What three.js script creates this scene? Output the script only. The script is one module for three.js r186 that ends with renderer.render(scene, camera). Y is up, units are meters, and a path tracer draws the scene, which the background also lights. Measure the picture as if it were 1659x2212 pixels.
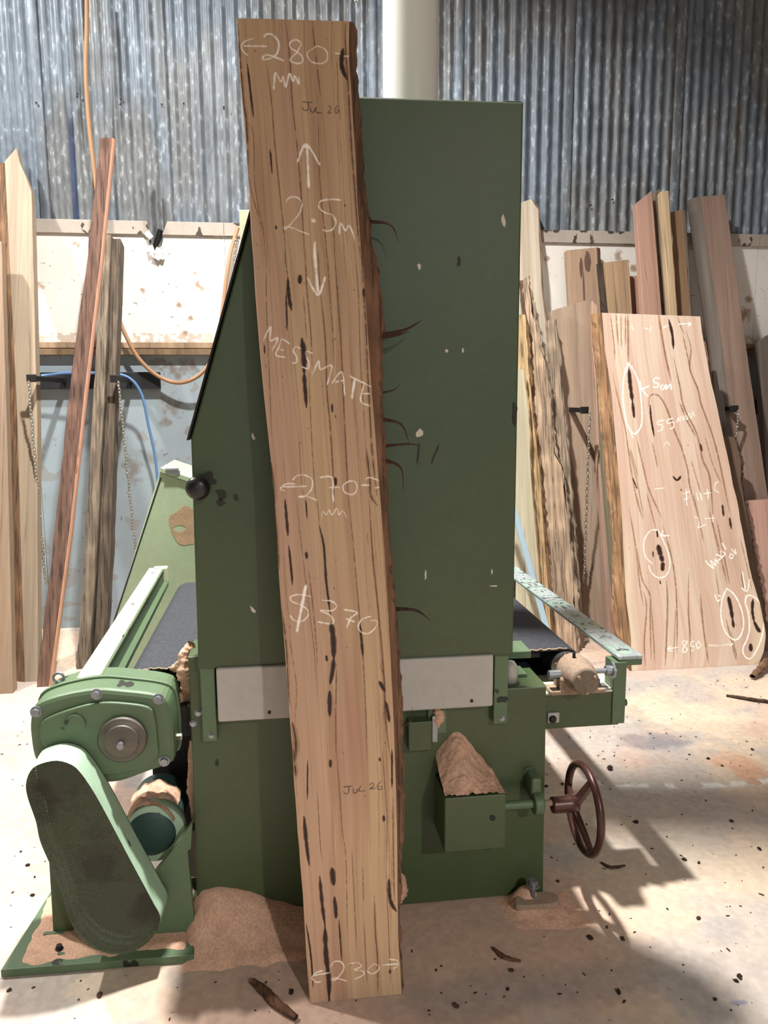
import * as THREE from 'three';
import { RoundedBoxGeometry } from 'three/addons/geometries/RoundedBoxGeometry.js';
import { mergeGeometries, toCreasedNormals, mergeVertices } from 'three/addons/utils/BufferGeometryUtils.js';

// ------------------------------------------------------------------ camera, sky, light, exposure
const scene = new THREE.Scene();
const R = THREE.MathUtils.degToRad;
const camera = new THREE.PerspectiveCamera(2 * Math.atan(1106 / 1661) * 180 / Math.PI, 1659 / 2212, 0.05, 60);
camera.position.set(0, 1.5, 2.05);
camera.rotation.order = 'YXZ';
camera.rotation.set(R(-8.6), R(-7.3), R(-0.35));
scene.add(camera);
const renderer = new THREE.WebGLRenderer({ antialias: true });
renderer.toneMapping = THREE.LinearToneMapping;
renderer.toneMappingExposure = 1.0;
renderer.shadowMap.enabled = true;
scene.background = new THREE.Color(0.86, 0.93, 1.0);   // overcast sky seen through the open shed door behind the photographer
scene.backgroundIntensity = 1.0;
// high-bay lamps: [x, y, z, candela, cone, penumbra]
const LAMPS = [
  { p: [-0.02, 5.2, -0.68], cd: 195, a: 71, pen: 0.65, label: 'bell shaped high bay lamp hanging above the sander' },
  { p: [-2.8, 5.2, -1.6], cd: 115, a: 80, pen: 0.6, label: 'bell shaped high bay lamp hanging left of the sander' },
  { p: [2.2, 4.3, 6.4], cd: 150, a: 80, pen: 0.5, label: 'bell shaped high bay lamp hanging nearest the shed door' },
];

// ------------------------------------------------------------------ measured data (metres; boards in their own leaning plane, writing and grain in millimetres)
const HERO = {"z0":0.325,"k":-0.10757507844016137,"L":[[0.0276,0.0006],[0.0212,0.1176],[0.0166,0.2596],[0.0072,0.4359],[0.0022,0.5525],[-0.004,0.7145],[-0.0107,0.8523],[-0.0209,1.0233],[-0.0263,1.2038],[-0.0328,1.3381],[-0.0429,1.4604],[-0.0537,1.5928],[-0.0605,1.7461],[-0.0683,1.9414],[-0.0724,2.0704],[-0.0765,2.1559],[-0.0851,2.2727],[-0.0872,2.3891]],"R":[[0.2614,0.0018],[0.2553,0.1181],[0.2552,0.2379],[0.2574,0.4161],[0.2574,0.5343],[0.254,0.7223],[0.2497,0.8623],[0.2455,1.0013],[0.2389,1.1394],[0.2302,1.2766],[0.2245,1.3901],[0.2167,1.5142],[0.21,1.6821],[0.2044,1.7932],[0.1979,1.8594],[0.1912,1.9694],[0.1879,2.0788],[0.1834,2.1767],[0.1773,2.3064],[0.1803,2.396]],"O":[[0.2649,0.0014],[0.2588,0.1177],[0.2611,0.2373],[0.2704,0.3557],[0.2818,0.4616],[0.2812,0.5562],[0.2768,0.6976],[0.2735,0.7679],[0.2687,0.8846],[0.2651,1.0005],[0.2569,1.1159],[0.2502,1.242],[0.2497,1.3331],[0.243,1.4577],[0.2395,1.5703],[0.2443,1.6375],[0.2465,1.7492],[0.2369,1.838],[0.2231,1.882],[0.2141,1.992],[0.207,2.0794],[0.2043,2.1667],[0.1979,2.2316],[0.197,2.3452],[0.1947,2.3968]]};
const chalkH = [[3.8,-50,2344,-70,2336,-78,2325,-74,2313,-64,2306],[3.8,-71,2326,-20,2328],[4.4,-25,2348,-20,2355,-7,2356,6,2345,10,2332,5,2314,-7,2303,-25,2297,-29,2302,-21,2308,-3,2305,19,2297],[3.9,61,2340,50,2347,36,2339,37,2328,52,2318,64,2308,63,2295,49,2292,36,2297,40,2306,52,2318,62,2337],[3.1,97,2332,80,2322,76,2311,85,2298,104,2294,120,2300,124,2313,119,2327,102,2334,91,2331],[3.9,141,2320,154,2319],[3.9,162,2314,196,2315],[3.9,180,2327,194,2317,196,2311,187,2305],[4.7,-5,2231,0,2267,12,2248,18,2261,23,2237,33,2267,41,2250,45,2263,54,2244,54,2261],[6.7,70,2095,72,2005],[5.5,47,2063,68,2104,99,2058],[8.4,61,2100,75,2098],[3.3,16,1968,27,1979,44,1979,55,1966,49,1944,31,1921,14,1904,13,1910,26,1909,45,1902,70,1893],[9.6,80,1926,83,1926],[4.0,147,1976,122,1977,98,1971,96,1956,110,1945,127,1940,135,1923,126,1906,112,1902,102,1905],[4.5,143,1896,146,1922,157,1904,166,1916,174,1902,179,1881],[6.1,83,1874,82,1836],[7.3,82,1857,88,1757],[5.6,64,1790,88,1750,106,1792],[3.6,-45,1641,-27,1673,-29,1641,-10,1647,-25,1616],[3.6,17,1633,-1,1644,-8,1626,-16,1606,6,1601],[3.6,-7,1620,3,1617],[3.9,43,1622,31,1626,26,1615,33,1603,33,1589,23,1587],[4.0,71,1610,57,1615,56,1603,62,1589,60,1574,46,1578],[4.0,70,1560,86,1592,90,1572,117,1581,105,1536],[4.0,116,1537,141,1565,147,1510],[4.0,126,1541,146,1546],[4.3,161,1555,229,1521],[6.3,172,1548,165,1503],[4.3,195,1536,186,1496,206,1484],[3.7,191,1513,208,1513],[3.9,21,1296,2,1297,-14,1286,-2,1281],[3.9,-4,1290,48,1290],[3.7,17,1306,27,1316,47,1317,64,1304,60,1281,43,1265,30,1266,49,1266,73,1256],[4.3,84,1311,112,1310,113,1272,114,1252],[3.4,105,1286,129,1286],[3.5,155,1301,139,1291,142,1274,160,1268,172,1279,169,1298,154,1301],[4.0,185,1290,204,1290],[3.5,193,1304,207,1308,239,1292,218,1282],[2.6,85,1213,88,1229,96,1220,104,1232,110,1219,122,1235,127,1219,136,1229,145,1211],[3.7,55,1021,25,1027,5,1022,8,1010,30,1001,46,986,44,972,30,961,12,964,3,976],[7.9,42,1048,18,938],[3.7,79,1011,105,1007,116,995,104,984,76,986,98,974,108,960,101,952,69,958],[4.6,135,985,166,977,150,964,140,940],[3.8,138,963,159,954],[3.5,200,966,179,960,168,944,175,928,193,924,211,938,215,953,199,956],[3.8,61,81,43,77,34,64,45,53,54,53],[3.8,41,71,78,74],[3.5,81,90,90,101,106,99,114,86,107,69,89,53,85,58,95,58,120,48],[2.9,125,91,149,92,158,82,140,75,160,70,163,60,139,50],[3.3,175,74,190,85,202,77,199,66,184,60,172,68],[4.1,211,80,250,79],[3.3,229,93,248,88,251,75,239,68]];
const pencilH = [[3.3,63,2203,85,2203],[3.3,76,2202,75,2186,66,2184,62,2189],[3.1,80,2191,82,2181,89,2181,91,2189],[3.1,94,2193,93,2181,107,2179],[2.5,123,2194,128,2196,128,2188,121,2179,131,2181],[2.5,145,2198,138,2188,142,2180,149,2186,142,2188],[3.5,124,543,145,544],[3.5,136,543,135,527,128,526,123,530],[3.2,147,537,148,526,155,527,157,536],[3.2,166,543,161,530,177,530],[3.2,188,544,197,548,198,540,188,534,201,534],[2.7,217,550,209,543,207,535,212,530,219,532,218,538,210,538]];
const grainH = [[2.2,-21,2293,-11,2199,-6,2104,5,1967,9,1918,14,1834],[2.5,26,2392,34,2309,38,2201,47,2092,52,2010,56,1913,58,1835],[2.5,90,2393,93,2344,101,2258,105,2217],[2.2,98,2096,98,2038,103,1956,110,1873,110,1836],[3.9,169,2394,167,2343,171,2261,174,2179,177,2096,181,2027,186,1930,193,1837],[4.3,-86,2390,-82,2303,-76,2196,-71,2156,-70,2102,-70,2034,-66,2006],[1.6,-69,2153,-57,2129,-55,2088,-56,2020,-48,1952,-38,1898,-35,1834],[1.6,-70,2017,-54,1952,-41,1903],[1.4,144,2314,147,2260,147,2205,152,2164],[1.4,98,2154,98,2096],[1.7,118,1984,129,1901,130,1836],[4.0,193,2130,199,2069,202,2000,204,1930,210,1875,213,1838],[2.5,11,1856,14,1815,17,1790],[2.5,60,1857,61,1774,66,1704,69,1648,70,1578],[2.0,90,1858,93,1774,94,1755],[3.1,94,1755,101,1676,104,1606,104,1522,110,1437,115,1309,116,1234],[2.8,130,1858,135,1747,141,1634,144,1493,147,1380,151,1233],[2.0,112,1858,116,1760,121,1676,123,1578],[1.7,181,1845,186,1733,187,1606,193,1464,197,1379],[4.6,197,1379,204,1307,206,1264,223,1238],[1.7,-33,1855,-35,1717,-33,1578,-31,1410],[4.5,-34,1351,-29,1298,-28,1237],[1.4,34,1424,38,1296,48,1236],[1.7,62,1564,64,1423,69,1296,74,1235],[1.7,53,1746,56,1690,58,1645],[4.0,195,1843,199,1747,203,1663,204,1578,207,1493,211,1379,221,1264],[1.4,25,1259,34,1144,48,1000,59,884,64,768],[2.3,50,1086,60,971,66,855],[2.3,151,1256,160,1140,170,995,178,864,182,732,183,610],[3.5,202,1254,208,1110,220,964,229,817,232,699,242,606],[5.8,234,1254,240,1109,247,992,256,845,262,727,269,604],[2.6,113,852,108,736,106,615],[4.5,-29,1260,-25,1175,-21,1089],[3.9,-17,989,-9,902,-6,786,-3,754],[1.7,-2,936,7,858,13,800,8,713],[1.4,75,1257,78,1194],[7.4,1,713,8,669,7,622],[1.4,195,1174,197,1142],[2.3,220,847,231,799,226,699],[1.7,58,538,62,405,66,360],[1.7,108,638,112,549,118,430,125,355,124,161],[1.8,140,384,144,249,147,128],[3.0,194,260,195,169,199,93,198,8],[1.8,167,193,171,35],[2.1,166,337,167,247],[1.8,225,332,228,181,231,29],[2.7,246,510,245,390,244,240],[6.3,2,645,7,572],[1.8,222,631,226,541,230,452,226,332]];
const darkH = [[3.8,-65,2285,-60,2229,-54,2163],[3.0,-17,2090,-14,2033],[7.9,161,2332,157,2293,168,2261],[5.6,185,2294,187,2231],[4.4,-8,1912,-7,1904],[3.3,-54,1868,-53,1866],[9.6,47,1645,51,1606,50,1564],[6.7,50,1564,52,1522,54,1480],[3.3,12,1754,12,1665],[6.7,17,1790,18,1751,24,1712],[7.2,46,1796,45,1776],[8.0,120,1310,120,1292],[3.0,-43,1631,-42,1609],[3.3,-41,1584,-40,1577],[4.5,116,1488,116,1468],[6.3,199,1767,200,1747],[5.1,-3,1259,2,1171],[4.5,3,1148,7,1099,10,1051],[2.8,47,1258,49,1212],[4.5,78,1194,88,1143,92,1056,101,969],[10.3,101,955,106,911,106,867],[8.7,106,867,103,838,96,804],[8.1,94,785,93,722],[5.8,173,946,178,867],[6.5,217,803,224,791,231,776],[6.5,233,752,241,699],[5.2,88,874,89,860],[5.7,45,1130,46,1115],[2.9,36,616,33,517],[6.9,59,322,63,256,69,196],[8.7,69,196,70,121,75,60,75,0],[9.9,90,340,93,296],[7.6,94,266,96,241,97,211],[3.2,104,208,109,102],[6.6,232,301,234,247,249,215],[3.9,246,629,244,531],[3.5,23,203,32,125,36,40],[6.9,92,613,92,595],[5.3,214,610,215,602],[5.3,222,464,222,449],[6.9,24,476,28,408,34,351],[4.2,230,67,230,56]];
const chalkB = [[10.0,1986,1745,1950,1658,1935,1519,1945,1395,1975,1333,2003,1336,2037,1394,2044,1518,2037,1636,2008,1713,1986,1745],[6.3,1945,1395,1976,1302],[8.6,2099,1608,2047,1588],[8.5,2048,1636,2051,1594,2086,1549],[8.6,2171,1653,2139,1657,2133,1632,2157,1622,2148,1601,2127,1604],[8.6,2186,1618,2170,1601,2183,1587,2200,1615,2199,1590],[8.6,2207,1618,2208,1590],[8.6,2212,1597,2232,1618,2234,1586],[6.4,2176,1406,2136,1398,2131,1379,2156,1379,2157,1351,2128,1341],[6.4,2227,1416,2194,1406,2192,1385,2229,1392,2226,1364,2204,1354],[5.7,2250,1391,2260,1419,2269,1398,2282,1426,2291,1405,2304,1432,2313,1408,2330,1443,2338,1415,2353,1453,2361,1425],[5.7,2249,974,2289,987],[6.4,2269,1001,2263,906],[5.6,2249,940,2282,953],[6.4,2327,979,2334,935],[6.4,2352,979,2358,934],[6.4,2373,971,2416,977],[6.4,2397,998,2398,937],[6.5,2469,1041,2446,1024,2443,990,2466,976],[8.6,2024,1971,2036,1946],[6.5,2217,1958,2248,1976],[7.3,2318,1984,2395,1988],[7.3,2378,1995,2395,1984,2375,1973],[5.8,2102,1961,2130,1950],[5.8,2146,1968,2135,1933],[4.9,2079,1005,2139,1010],[5.0,2155,1251,2179,1278,2194,1254],[5.7,2303,840,2323,829,2327,802,2318,776,2347,788,2369,794],[5.7,2365,828,2422,830],[5.7,2414,847,2413,806],[6.9,2078,769,2037,770,1998,731,1983,679,1992,620,2026,582],[6.9,2005,573,2015,534,2054,503,2104,517,2130,576,2123,648,2101,715,2078,766],[6.3,2090,742,2145,737],[6.3,2106,765,2093,739,2124,734],[9.8,2345,588,2366,561,2389,544],[7.7,2386,547,2376,587,2402,560,2402,593,2421,572],[7.8,2418,586,2442,605,2412,622],[7.8,2438,638,2442,605,2465,624,2442,645],[7.8,2475,650,2454,685],[7.1,2500,623,2514,616,2505,596,2491,603,2500,623],[7.1,2507,650,2532,619,2528,649],[8.5,2560,515,2567,415],[8.5,2544,429,2577,408,2598,473],[8.4,2381,396,2391,359,2410,368],[7.7,2399,395,2411,382],[9.1,2454,423,2424,374,2406,297,2414,205,2450,152,2484,141,2519,175,2537,239,2528,318,2497,391,2452,429],[9.2,2609,380,2574,382,2559,343,2570,283,2568,199,2547,141,2517,91,2520,52,2549,31,2580,55,2622,118,2652,195,2661,273,2647,339,2609,380],[5.5,2072,108,2134,115],[5.5,2094,123,2072,107,2098,94],[6.2,2192,144,2165,146,2169,120,2188,100,2166,85,2160,101,2192,144],[6.2,2230,142,2212,140,2210,118,2227,114,2225,95,2208,92],[6.2,2257,141,2242,123,2250,103,2269,121,2257,141],[5.5,2314,113,2325,120,2334,112,2345,119,2355,111,2376,115],[5.6,2390,113,2457,119],[5.6,2441,133,2458,119,2442,107]];
const grainB = [[6.5,2197,2047,2213,1833,2225,1727,2238,1643],[5.8,2266,1784,2287,1621,2302,1481,2365,1321,2386,1169,2418,1066,2415,828],[5.7,2084,1483,2100,1545,2130,1559,2164,1538,2200,1461,2225,1357,2264,1240,2288,1116,2292,1021,2320,864],[4.2,2090,1276,2108,1126],[5.8,2009,2046,1986,1748],[4.3,1994,2046,1978,1854],[4.3,1901,2045,1908,1868,1905,1756],[4.2,1886,1693,1902,1554,1934,1347,1948,1109,1976,873],[3.6,1966,2046,1951,1833],[4.9,1994,1312,2021,1141,2044,1006,2106,836],[3.5,1935,1278,1969,1108,1989,940,2001,839],[3.5,1953,1244,1987,1074],[5.8,2361,1941,2380,1834,2361,1713,2399,1586,2411,1494,2454,1340,2486,1167,2518,860],[4.4,2337,1919,2358,1755,2365,1684],[3.6,2312,2034,2345,1919],[3.6,2414,1306,2447,1134,2486,1030],[4.3,2314,1170,2343,1033,2358,965],[4.3,1937,2046,1935,1939,1935,1854],[5.7,2276,1516,2309,1412,2357,1307],[4.8,1958,438,1970,340,1939,149,1935,23],[4.8,1944,667,1957,503,1996,404,1985,275,1971,53],[5.5,2101,491,2093,336,2050,17],[4.9,2109,795,2149,562,2148,333,2124,77],[5.6,2294,406,2294,198,2304,17],[4.2,2237,526,2217,330,2201,22],[4.3,2309,971,2333,788,2344,688],[5.0,2393,888,2436,618,2461,452],[5.0,2436,819,2461,584,2475,452],[4.9,2433,256,2471,22],[3.5,2454,191,2479,28],[4.2,1916,900,1937,667,1941,471,1956,341],[3.5,2398,520,2405,388,2409,225],[4.2,2028,984,2056,829,2065,776],[4.1,1997,339,1996,179,1990,39],[3.6,2567,715,2592,547,2606,414],[4.3,2553,515,2556,415],[3.5,2210,331,2215,169],[3.5,1965,985,1979,898,1993,831],[3.4,2141,334,2119,173,2100,46]];
const darkB = [[15.6,1987,1713,1986,1623,1991,1518],[12.8,1991,1518,1993,1422],[13.1,2259,2012,2272,1919,2271,1833],[8.5,2096,1497,2095,1414,2104,1310],[9.9,2195,1077,2218,1053,2244,1076],[11.4,2305,1256,2306,1254],[7.1,2237,1001,2240,991],[8.7,2399,1586,2400,1582],[8.6,2381,1265,2387,1217],[5.6,1952,1075,1974,1007],[8.4,2071,769,2071,729],[23.6,2070,683,2079,630],[20.8,2082,623,2087,597],[18.0,2089,584,2082,544],[16.9,2460,380,2468,320,2472,255],[12.6,2472,255,2474,209],[12.7,2607,361,2596,296,2600,236],[15.5,2600,236,2617,196,2632,176],[15.4,2565,114,2563,76],[8.6,2479,906,2480,838],[9.3,2515,831,2519,763],[6.9,2036,651,2035,618],[6.9,2062,486,2064,467]];
const BIG = {"z0":-1.78,"k":-0.29,"L":[[1.852,-0.001],[1.8566,0.1743],[1.8473,0.3775],[1.8559,0.6343],[1.8646,0.8953],[1.8634,1.1073],[1.8617,1.349],[1.8604,1.5668],[1.8447,1.8151],[1.8442,2.0501]],"R":[[2.6048,0.002],[2.6394,0.0618],[2.665,0.1635],[2.6546,0.3195],[2.6159,0.4779],[2.5885,0.7434],[2.5719,0.9315],[2.5466,1.1488],[2.5239,1.341],[2.501,1.5351],[2.4807,1.7031],[2.4632,1.8724],[2.459,2.032]],"O":[[1.8467,-0.0007],[1.8123,0.126],[1.7719,0.279],[1.8002,0.456],[1.8127,0.7656],[1.8074,1.0286],[1.7993,1.4309],[1.7937,1.7044],[1.7963,2.0497]]};
const BOARDS = {"L1":{"z0":-1.93,"k":-0.3,"L":[[-1.559,0.0023],[-1.6523,2.467]],"R":[[-1.4171,-0.0054],[-1.5329,2.4639]]},"L2":{"z0":-2.09,"k":-0.3,"L":[[-1.4153,-0.0215],[-1.4899,1.5116],[-1.5902,2.9858]],"R":[[-1.3424,-0.0107],[-1.3761,1.5106],[-1.4328,2.8567],[-1.4859,2.9308],[-1.5203,3.0822]]},"L3":{"z0":-2.2,"k":-0.3,"L":[[-1.3844,-0.043],[-1.4243,1.5094],[-1.489,2.9257]],"R":[[-1.3651,-0.0391],[-1.3979,1.4544],[-1.4526,2.8225]]},"L4":{"z0":-2.0,"k":-0.3,"L":[[-1.3244,-0.0269],[-1.2453,0.8154],[-1.1794,1.6163],[-1.0935,2.3808],[-1.0259,3.1343]],"R":[[-1.2606,0.0316],[-1.1685,0.8132],[-1.0954,1.6159],[-1.0197,2.3821],[-0.9579,3.1369]]},"L5":{"z0":-2.25,"k":-0.27,"L":[[-1.1858,-0.0104],[-1.1462,0.6346],[-1.0907,1.7162],[-1.0556,2.5491]],"R":[[-1.1187,-0.0087],[-1.0803,0.6325],[-1.0307,1.716],[-0.9996,2.5503]]},"L6":{"z0":-2.28,"k":-0.27,"L":[[-1.1058,-0.012],[-1.0745,0.6262],[-1.0268,1.7171],[-1.0005,2.5305]],"R":[[-1.0455,-0.0099],[-1.0105,0.6242],[-0.9767,1.717],[-0.9521,2.5315]]},"R1":{"z0":-2.35,"k":-0.24,"L":[[1.6098,-0.017],[1.5814,0.815],[1.5236,1.7005],[1.529,2.798]],"R":[[1.7735,-0.0132],[1.7599,0.5201],[1.7333,1.1045],[1.7028,1.6401],[1.6798,1.9415],[1.6625,2.1846],[1.6611,2.5532],[1.667,2.7767],[1.6235,2.8317]]},"R2":{"z0":-2.1,"k":-0.26,"L":[[1.5248,0.0515],[1.5211,0.4425],[1.5039,0.8547],[1.4922,1.1336],[1.4862,1.4157],[1.4941,1.6438],[1.4822,1.9322],[1.4669,2.2682]],"R":[[1.6657,0.053],[1.6769,0.4369],[1.6606,0.7122],[1.6596,0.9624],[1.6567,1.097],[1.6105,1.1878],[1.5999,1.3861],[1.599,1.5573],[1.5806,1.7298],[1.5405,1.9325],[1.5095,2.2954]]},"R3":{"z0":-2.04,"k":-0.26,"L":[[1.435,0.0613],[1.4198,0.7295],[1.4162,1.14],[1.4099,1.418],[1.3922,1.6993],[1.3832,2.0414]],"R":[[1.5042,0.0634],[1.4897,0.7275],[1.4866,1.1388],[1.4657,1.4034],[1.4636,1.5579],[1.455,2.042]]},"R4":{"z0":-1.98,"k":-0.26,"L":[[1.28,0.0747],[1.27,0.6114],[1.2865,1.1474],[1.319,1.7253]],"R":[[1.4426,0.0748],[1.4194,0.8204],[1.4139,1.1452],[1.4217,1.4194],[1.4072,1.6973]]},"R5":{"z0":-2.2,"k":-0.25,"L":[[1.6735,0.0214],[1.6603,0.2754],[1.6653,0.8354],[1.6471,1.2641],[1.6434,1.6997],[1.6443,2.0179]],"R":[[1.7401,0.0238],[1.7385,0.2724],[1.7385,0.8336],[1.7209,1.2631],[1.7072,1.5241],[1.7016,1.8761],[1.6925,2.0241]]},"R6":{"z0":-2.45,"k":-0.18,"L":[[1.8496,-0.0158],[1.8051,0.9395],[1.7907,1.383],[1.7531,1.5314],[1.7047,2.06]],"R":[[2.0212,-0.0236],[1.9767,1.0841],[1.9792,2.1432]]},"R6b":{"z0":-2.26,"k":-0.26,"L":[[1.9399,-0.0321],[1.9397,1.1121],[1.9723,2.1612]],"R":[[1.996,-0.0347],[1.979,1.1114],[2.0069,2.1248]]},"R6c":{"z0":-2.0,"k":-0.26,"L":[[1.8837,0.0267],[1.8638,1.1357],[1.8815,2.012]],"R":[[1.934,0.0243],[1.9125,1.1349],[1.9283,2.0123]]},"R7":{"z0":-2.52,"k":-0.19,"L":[[1.9162,-0.055],[1.8675,2.1268],[1.8594,2.4757]],"R":[[2.1191,-0.0583],[2.0754,2.1134],[2.0692,2.498]]},"R8":{"z0":-2.3,"k":-0.22,"L":[[2.112,-0.0104],[2.0514,2.0621],[2.035,2.3839]],"R":[[2.2631,-0.0116],[2.2183,2.0633],[2.2131,2.408]]},"R9":{"z0":-2.36,"k":-0.24,"L":[[2.2928,-0.017],[2.265,2.0683],[2.2597,2.326]],"R":[[2.3546,-0.014],[2.3476,2.0689],[2.3462,2.3335]]},"R10":{"z0":-2.22,"k":-0.235,"L":[[2.2828,-0.0075],[2.2645,2.05],[2.265,2.7776]],"R":[[2.4028,-0.0074],[2.3913,2.0509],[2.3771,2.8668]]},"R11":{"z0":-2.31,"k":-0.225,"L":[[2.4532,-0.032],[2.4338,2.0542],[2.4173,2.8599]],"R":[[2.5118,-0.0289],[2.4874,2.0546],[2.4671,2.8924]]},"R12":{"z0":-2.22,"k":-0.225,"L":[[2.4637,0.0011],[2.4336,2.0446],[2.4218,2.8482]],"R":[[2.5244,0.004],[2.4832,2.045],[2.4755,2.8558]]},"R13":{"z0":-2.31,"k":-0.225,"L":[[2.5834,-0.0207],[2.5392,2.0244],[2.5274,2.7353]],"R":[[2.6671,-0.0187],[2.6217,2.025],[2.6184,2.7593]]},"R14":{"z0":-2.2,"k":-0.26,"L":[[2.9308,-0.031],[2.8669,0.8065],[2.8072,1.2508],[2.7953,1.8238],[2.7538,2.4411],[2.7293,2.8661]],"R":[[3.0761,-0.032],[3.0226,0.8615],[2.9554,2.0085],[2.912,2.884]]},"R15":{"z0":-2.45,"k":-0.22,"L":[[3.1272,-0.0733],[3.1654,1.0684],[3.1726,1.8812]],"R":[[3.3965,-0.0704],[3.4442,1.9201],[3.2502,1.9384]]},"R16":{"z0":-2.06,"k":-0.26,"L":[[2.7832,-0.0409],[2.7488,0.8808]],"R":[[3.1456,-0.0249],[3.1166,0.8923]]},"R17":{"z0":-2.08,"k":-0.26,"L":[[2.6503,-0.0081],[2.5702,1.1167],[2.5131,1.8756]],"R":[[2.71,-0.0054],[2.6536,1.5511],[2.6209,1.8819]]},"R18":{"z0":-1.98,"k":-0.26,"L":[[2.6466,-0.0084],[2.6238,0.7057],[2.6021,1.2943]],"R":[[2.8071,-0.0107],[2.7857,0.2883],[2.7489,0.619],[2.7309,0.8417],[2.7107,1.0102],[2.727,1.1226],[2.6993,1.2788]]}};
const GUARD = [[-0.66,0.549],[-0.651,0.577],[-0.636,0.595],[-0.597,0.607],[-0.575,0.606],[-0.544,0.591],[-0.528,0.571],[-0.502,0.523],[-0.476,0.463],[-0.424,0.333],[-0.368,0.196],[-0.354,0.16],[-0.359,0.13],[-0.394,0.083],[-0.432,0.064],[-0.476,0.062],[-0.513,0.077],[-0.556,0.12],[-0.573,0.152],[-0.6,0.274],[-0.637,0.396],[-0.643,0.447],[-0.659,0.52]];
const GEAR = [[-0.679,0.627],[-0.677,0.665],[-0.665,0.705],[-0.632,0.724],[-0.515,0.745],[-0.433,0.736],[-0.351,0.719],[-0.328,0.706],[-0.316,0.662],[-0.312,0.59],[-0.318,0.531],[-0.337,0.52],[-0.398,0.501],[-0.461,0.482],[-0.53,0.485],[-0.611,0.513],[-0.667,0.549]];
const GEARIN = [[-0.652,0.63],[-0.646,0.665],[-0.632,0.677],[-0.514,0.711],[-0.433,0.707],[-0.369,0.689],[-0.36,0.669],[-0.355,0.598],[-0.36,0.546],[-0.458,0.511],[-0.606,0.544]];
const GEARBOLT = [[-0.659,0.693],[-0.505,0.732],[-0.349,0.71],[-0.342,0.535],[-0.646,0.553]];
const GEARC = [[-0.442,0.612],[-0.561,0.658]];
const HOSEO1 = [[-1.072,3.877],[-1.082,3.629],[-1.101,3.403],[-1.106,3.148],[-1.092,2.811],[-1.062,2.331],[-1.021,2.085],[-0.992,1.975],[-0.951,1.863],[-0.888,1.737],[-0.781,1.631],[-0.656,1.588],[-0.54,1.622],[-0.451,1.708],[-0.387,1.893],[-0.325,2.259],[-0.298,2.398],[-0.257,2.536]];
const HOSEB = [[-1.455,1.632],[-1.292,1.648],[-1.157,1.647],[-1.006,1.642],[-0.925,1.608],[-0.874,1.523],[-0.843,1.323],[-0.818,1.149],[-0.804,0.856],[-0.792,0.617],[-0.769,0.496],[-0.718,0.357]];
const STAINS_W = [[-0.515,2.195],[-0.641,2.074],[-0.567,1.989],[-0.614,1.902],[-1.248,2.431],[-0.776,2.411],[-0.75,2.356],[-1.476,2.179],[-0.541,2.274],[-1.106,1.785],[1.763,2.395],[1.978,2.218],[2.249,2.418],[2.367,2.344],[2.949,2.414],[3.179,2.044],[3.207,2.138],[-0.361,2.475],[-0.859,2.157],[-1.17,2.126]];
const STAINS_L = [[-0.623,1.698],[-0.565,1.684],[-0.682,1.669],[-0.739,1.698],[-0.796,1.713],[-0.708,1.434],[-0.778,1.493],[-1.043,1.377],[-0.756,1.345],[-0.974,1.048],[-0.612,1.284]];
const NOTCH = [[-0.812,2.573],[-0.787,2.518],[-0.772,2.436],[-0.721,2.497],[-0.689,2.57],[-0.788,2.394],[-0.748,2.353]];
const FLOOR = {"dark":[[1.573,-0.928],[1.556,-1.0]],"orange":[[1.843,-0.738],[1.77,-0.59]],"white":[[1.082,-0.632],[1.847,-0.561]],"blue":[[1.073,0.455],[1.099,0.473]]};
const CHIPS = [[1.255,-0.112],[0.809,-0.059],[0.804,0.394],[1.033,0.449],[1.15,0.161],[1.531,-0.133],[1.536,-0.303],[1.523,-0.448],[1.204,-0.349],[1.272,-0.73],[1.652,-0.803],[1.197,-0.341],[-0.117,-0.297],[-0.501,0.228],[-0.018,0.283],[0.809,0.197],[0.557,0.286],[0.529,0.347],[-0.861,-0.374],[-0.909,-0.458],[-0.819,-0.307],[-0.797,-0.212],[1.136,0.393],[1.12,0.399],[1.138,0.385],[0.897,0.213],[1.293,-0.089],[-0.246,-0.001],[-0.735,0.178],[0.969,-0.629],[1.038,-0.638],[0.386,0.383],[1.71,-0.757],[1.733,-0.692],[1.94,-0.809]];

// ------------------------------------------------------------------ helpers
let seed = 7;
const rnd = () => { seed = (seed * 1664525 + 1013904223) >>> 0; return seed / 4294967296; };
const rr = (a, b) => a + (b - a) * rnd();
function hash(x, y, s) { let h = (Math.imul(x, 374761393) + Math.imul(y, 668265263) + Math.imul(s, 1274126177)) | 0; h = Math.imul(h ^ (h >>> 13), 1274126177); return ((h ^ (h >>> 16)) >>> 0) / 4294967296; }
function vn(x, y, s = 0) {
  const xi = Math.floor(x), yi = Math.floor(y); let fx = x - xi, fy = y - yi; fx = fx * fx * (3 - 2 * fx); fy = fy * fy * (3 - 2 * fy);
  const a = hash(xi, yi, s), b = hash(xi + 1, yi, s), c = hash(xi, yi + 1, s), d = hash(xi + 1, yi + 1, s);
  return a + (b - a) * fx + (c - a) * fy + (a - b - c + d) * fx * fy;
}
function fbm(x, y, s = 0, o = 4) { let t = 0, a = 0.5, n = 0; for (let i = 0; i < o; i++) { t += a * vn(x, y, s + i * 17); n += a; a *= 0.5; x *= 2.03; y *= 2.03; } return t / n; }
const clamp = (v, a = 0, b = 1) => Math.min(b, Math.max(a, v));
const sm = (a, b, v) => { const t = clamp((v - a) / (b - a)); return t * t * (3 - 2 * t); };
const mixc = (a, b, t) => [a[0] + (b[0] - a[0]) * t, a[1] + (b[1] - a[1]) * t, a[2] + (b[2] - a[2]) * t];
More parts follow.
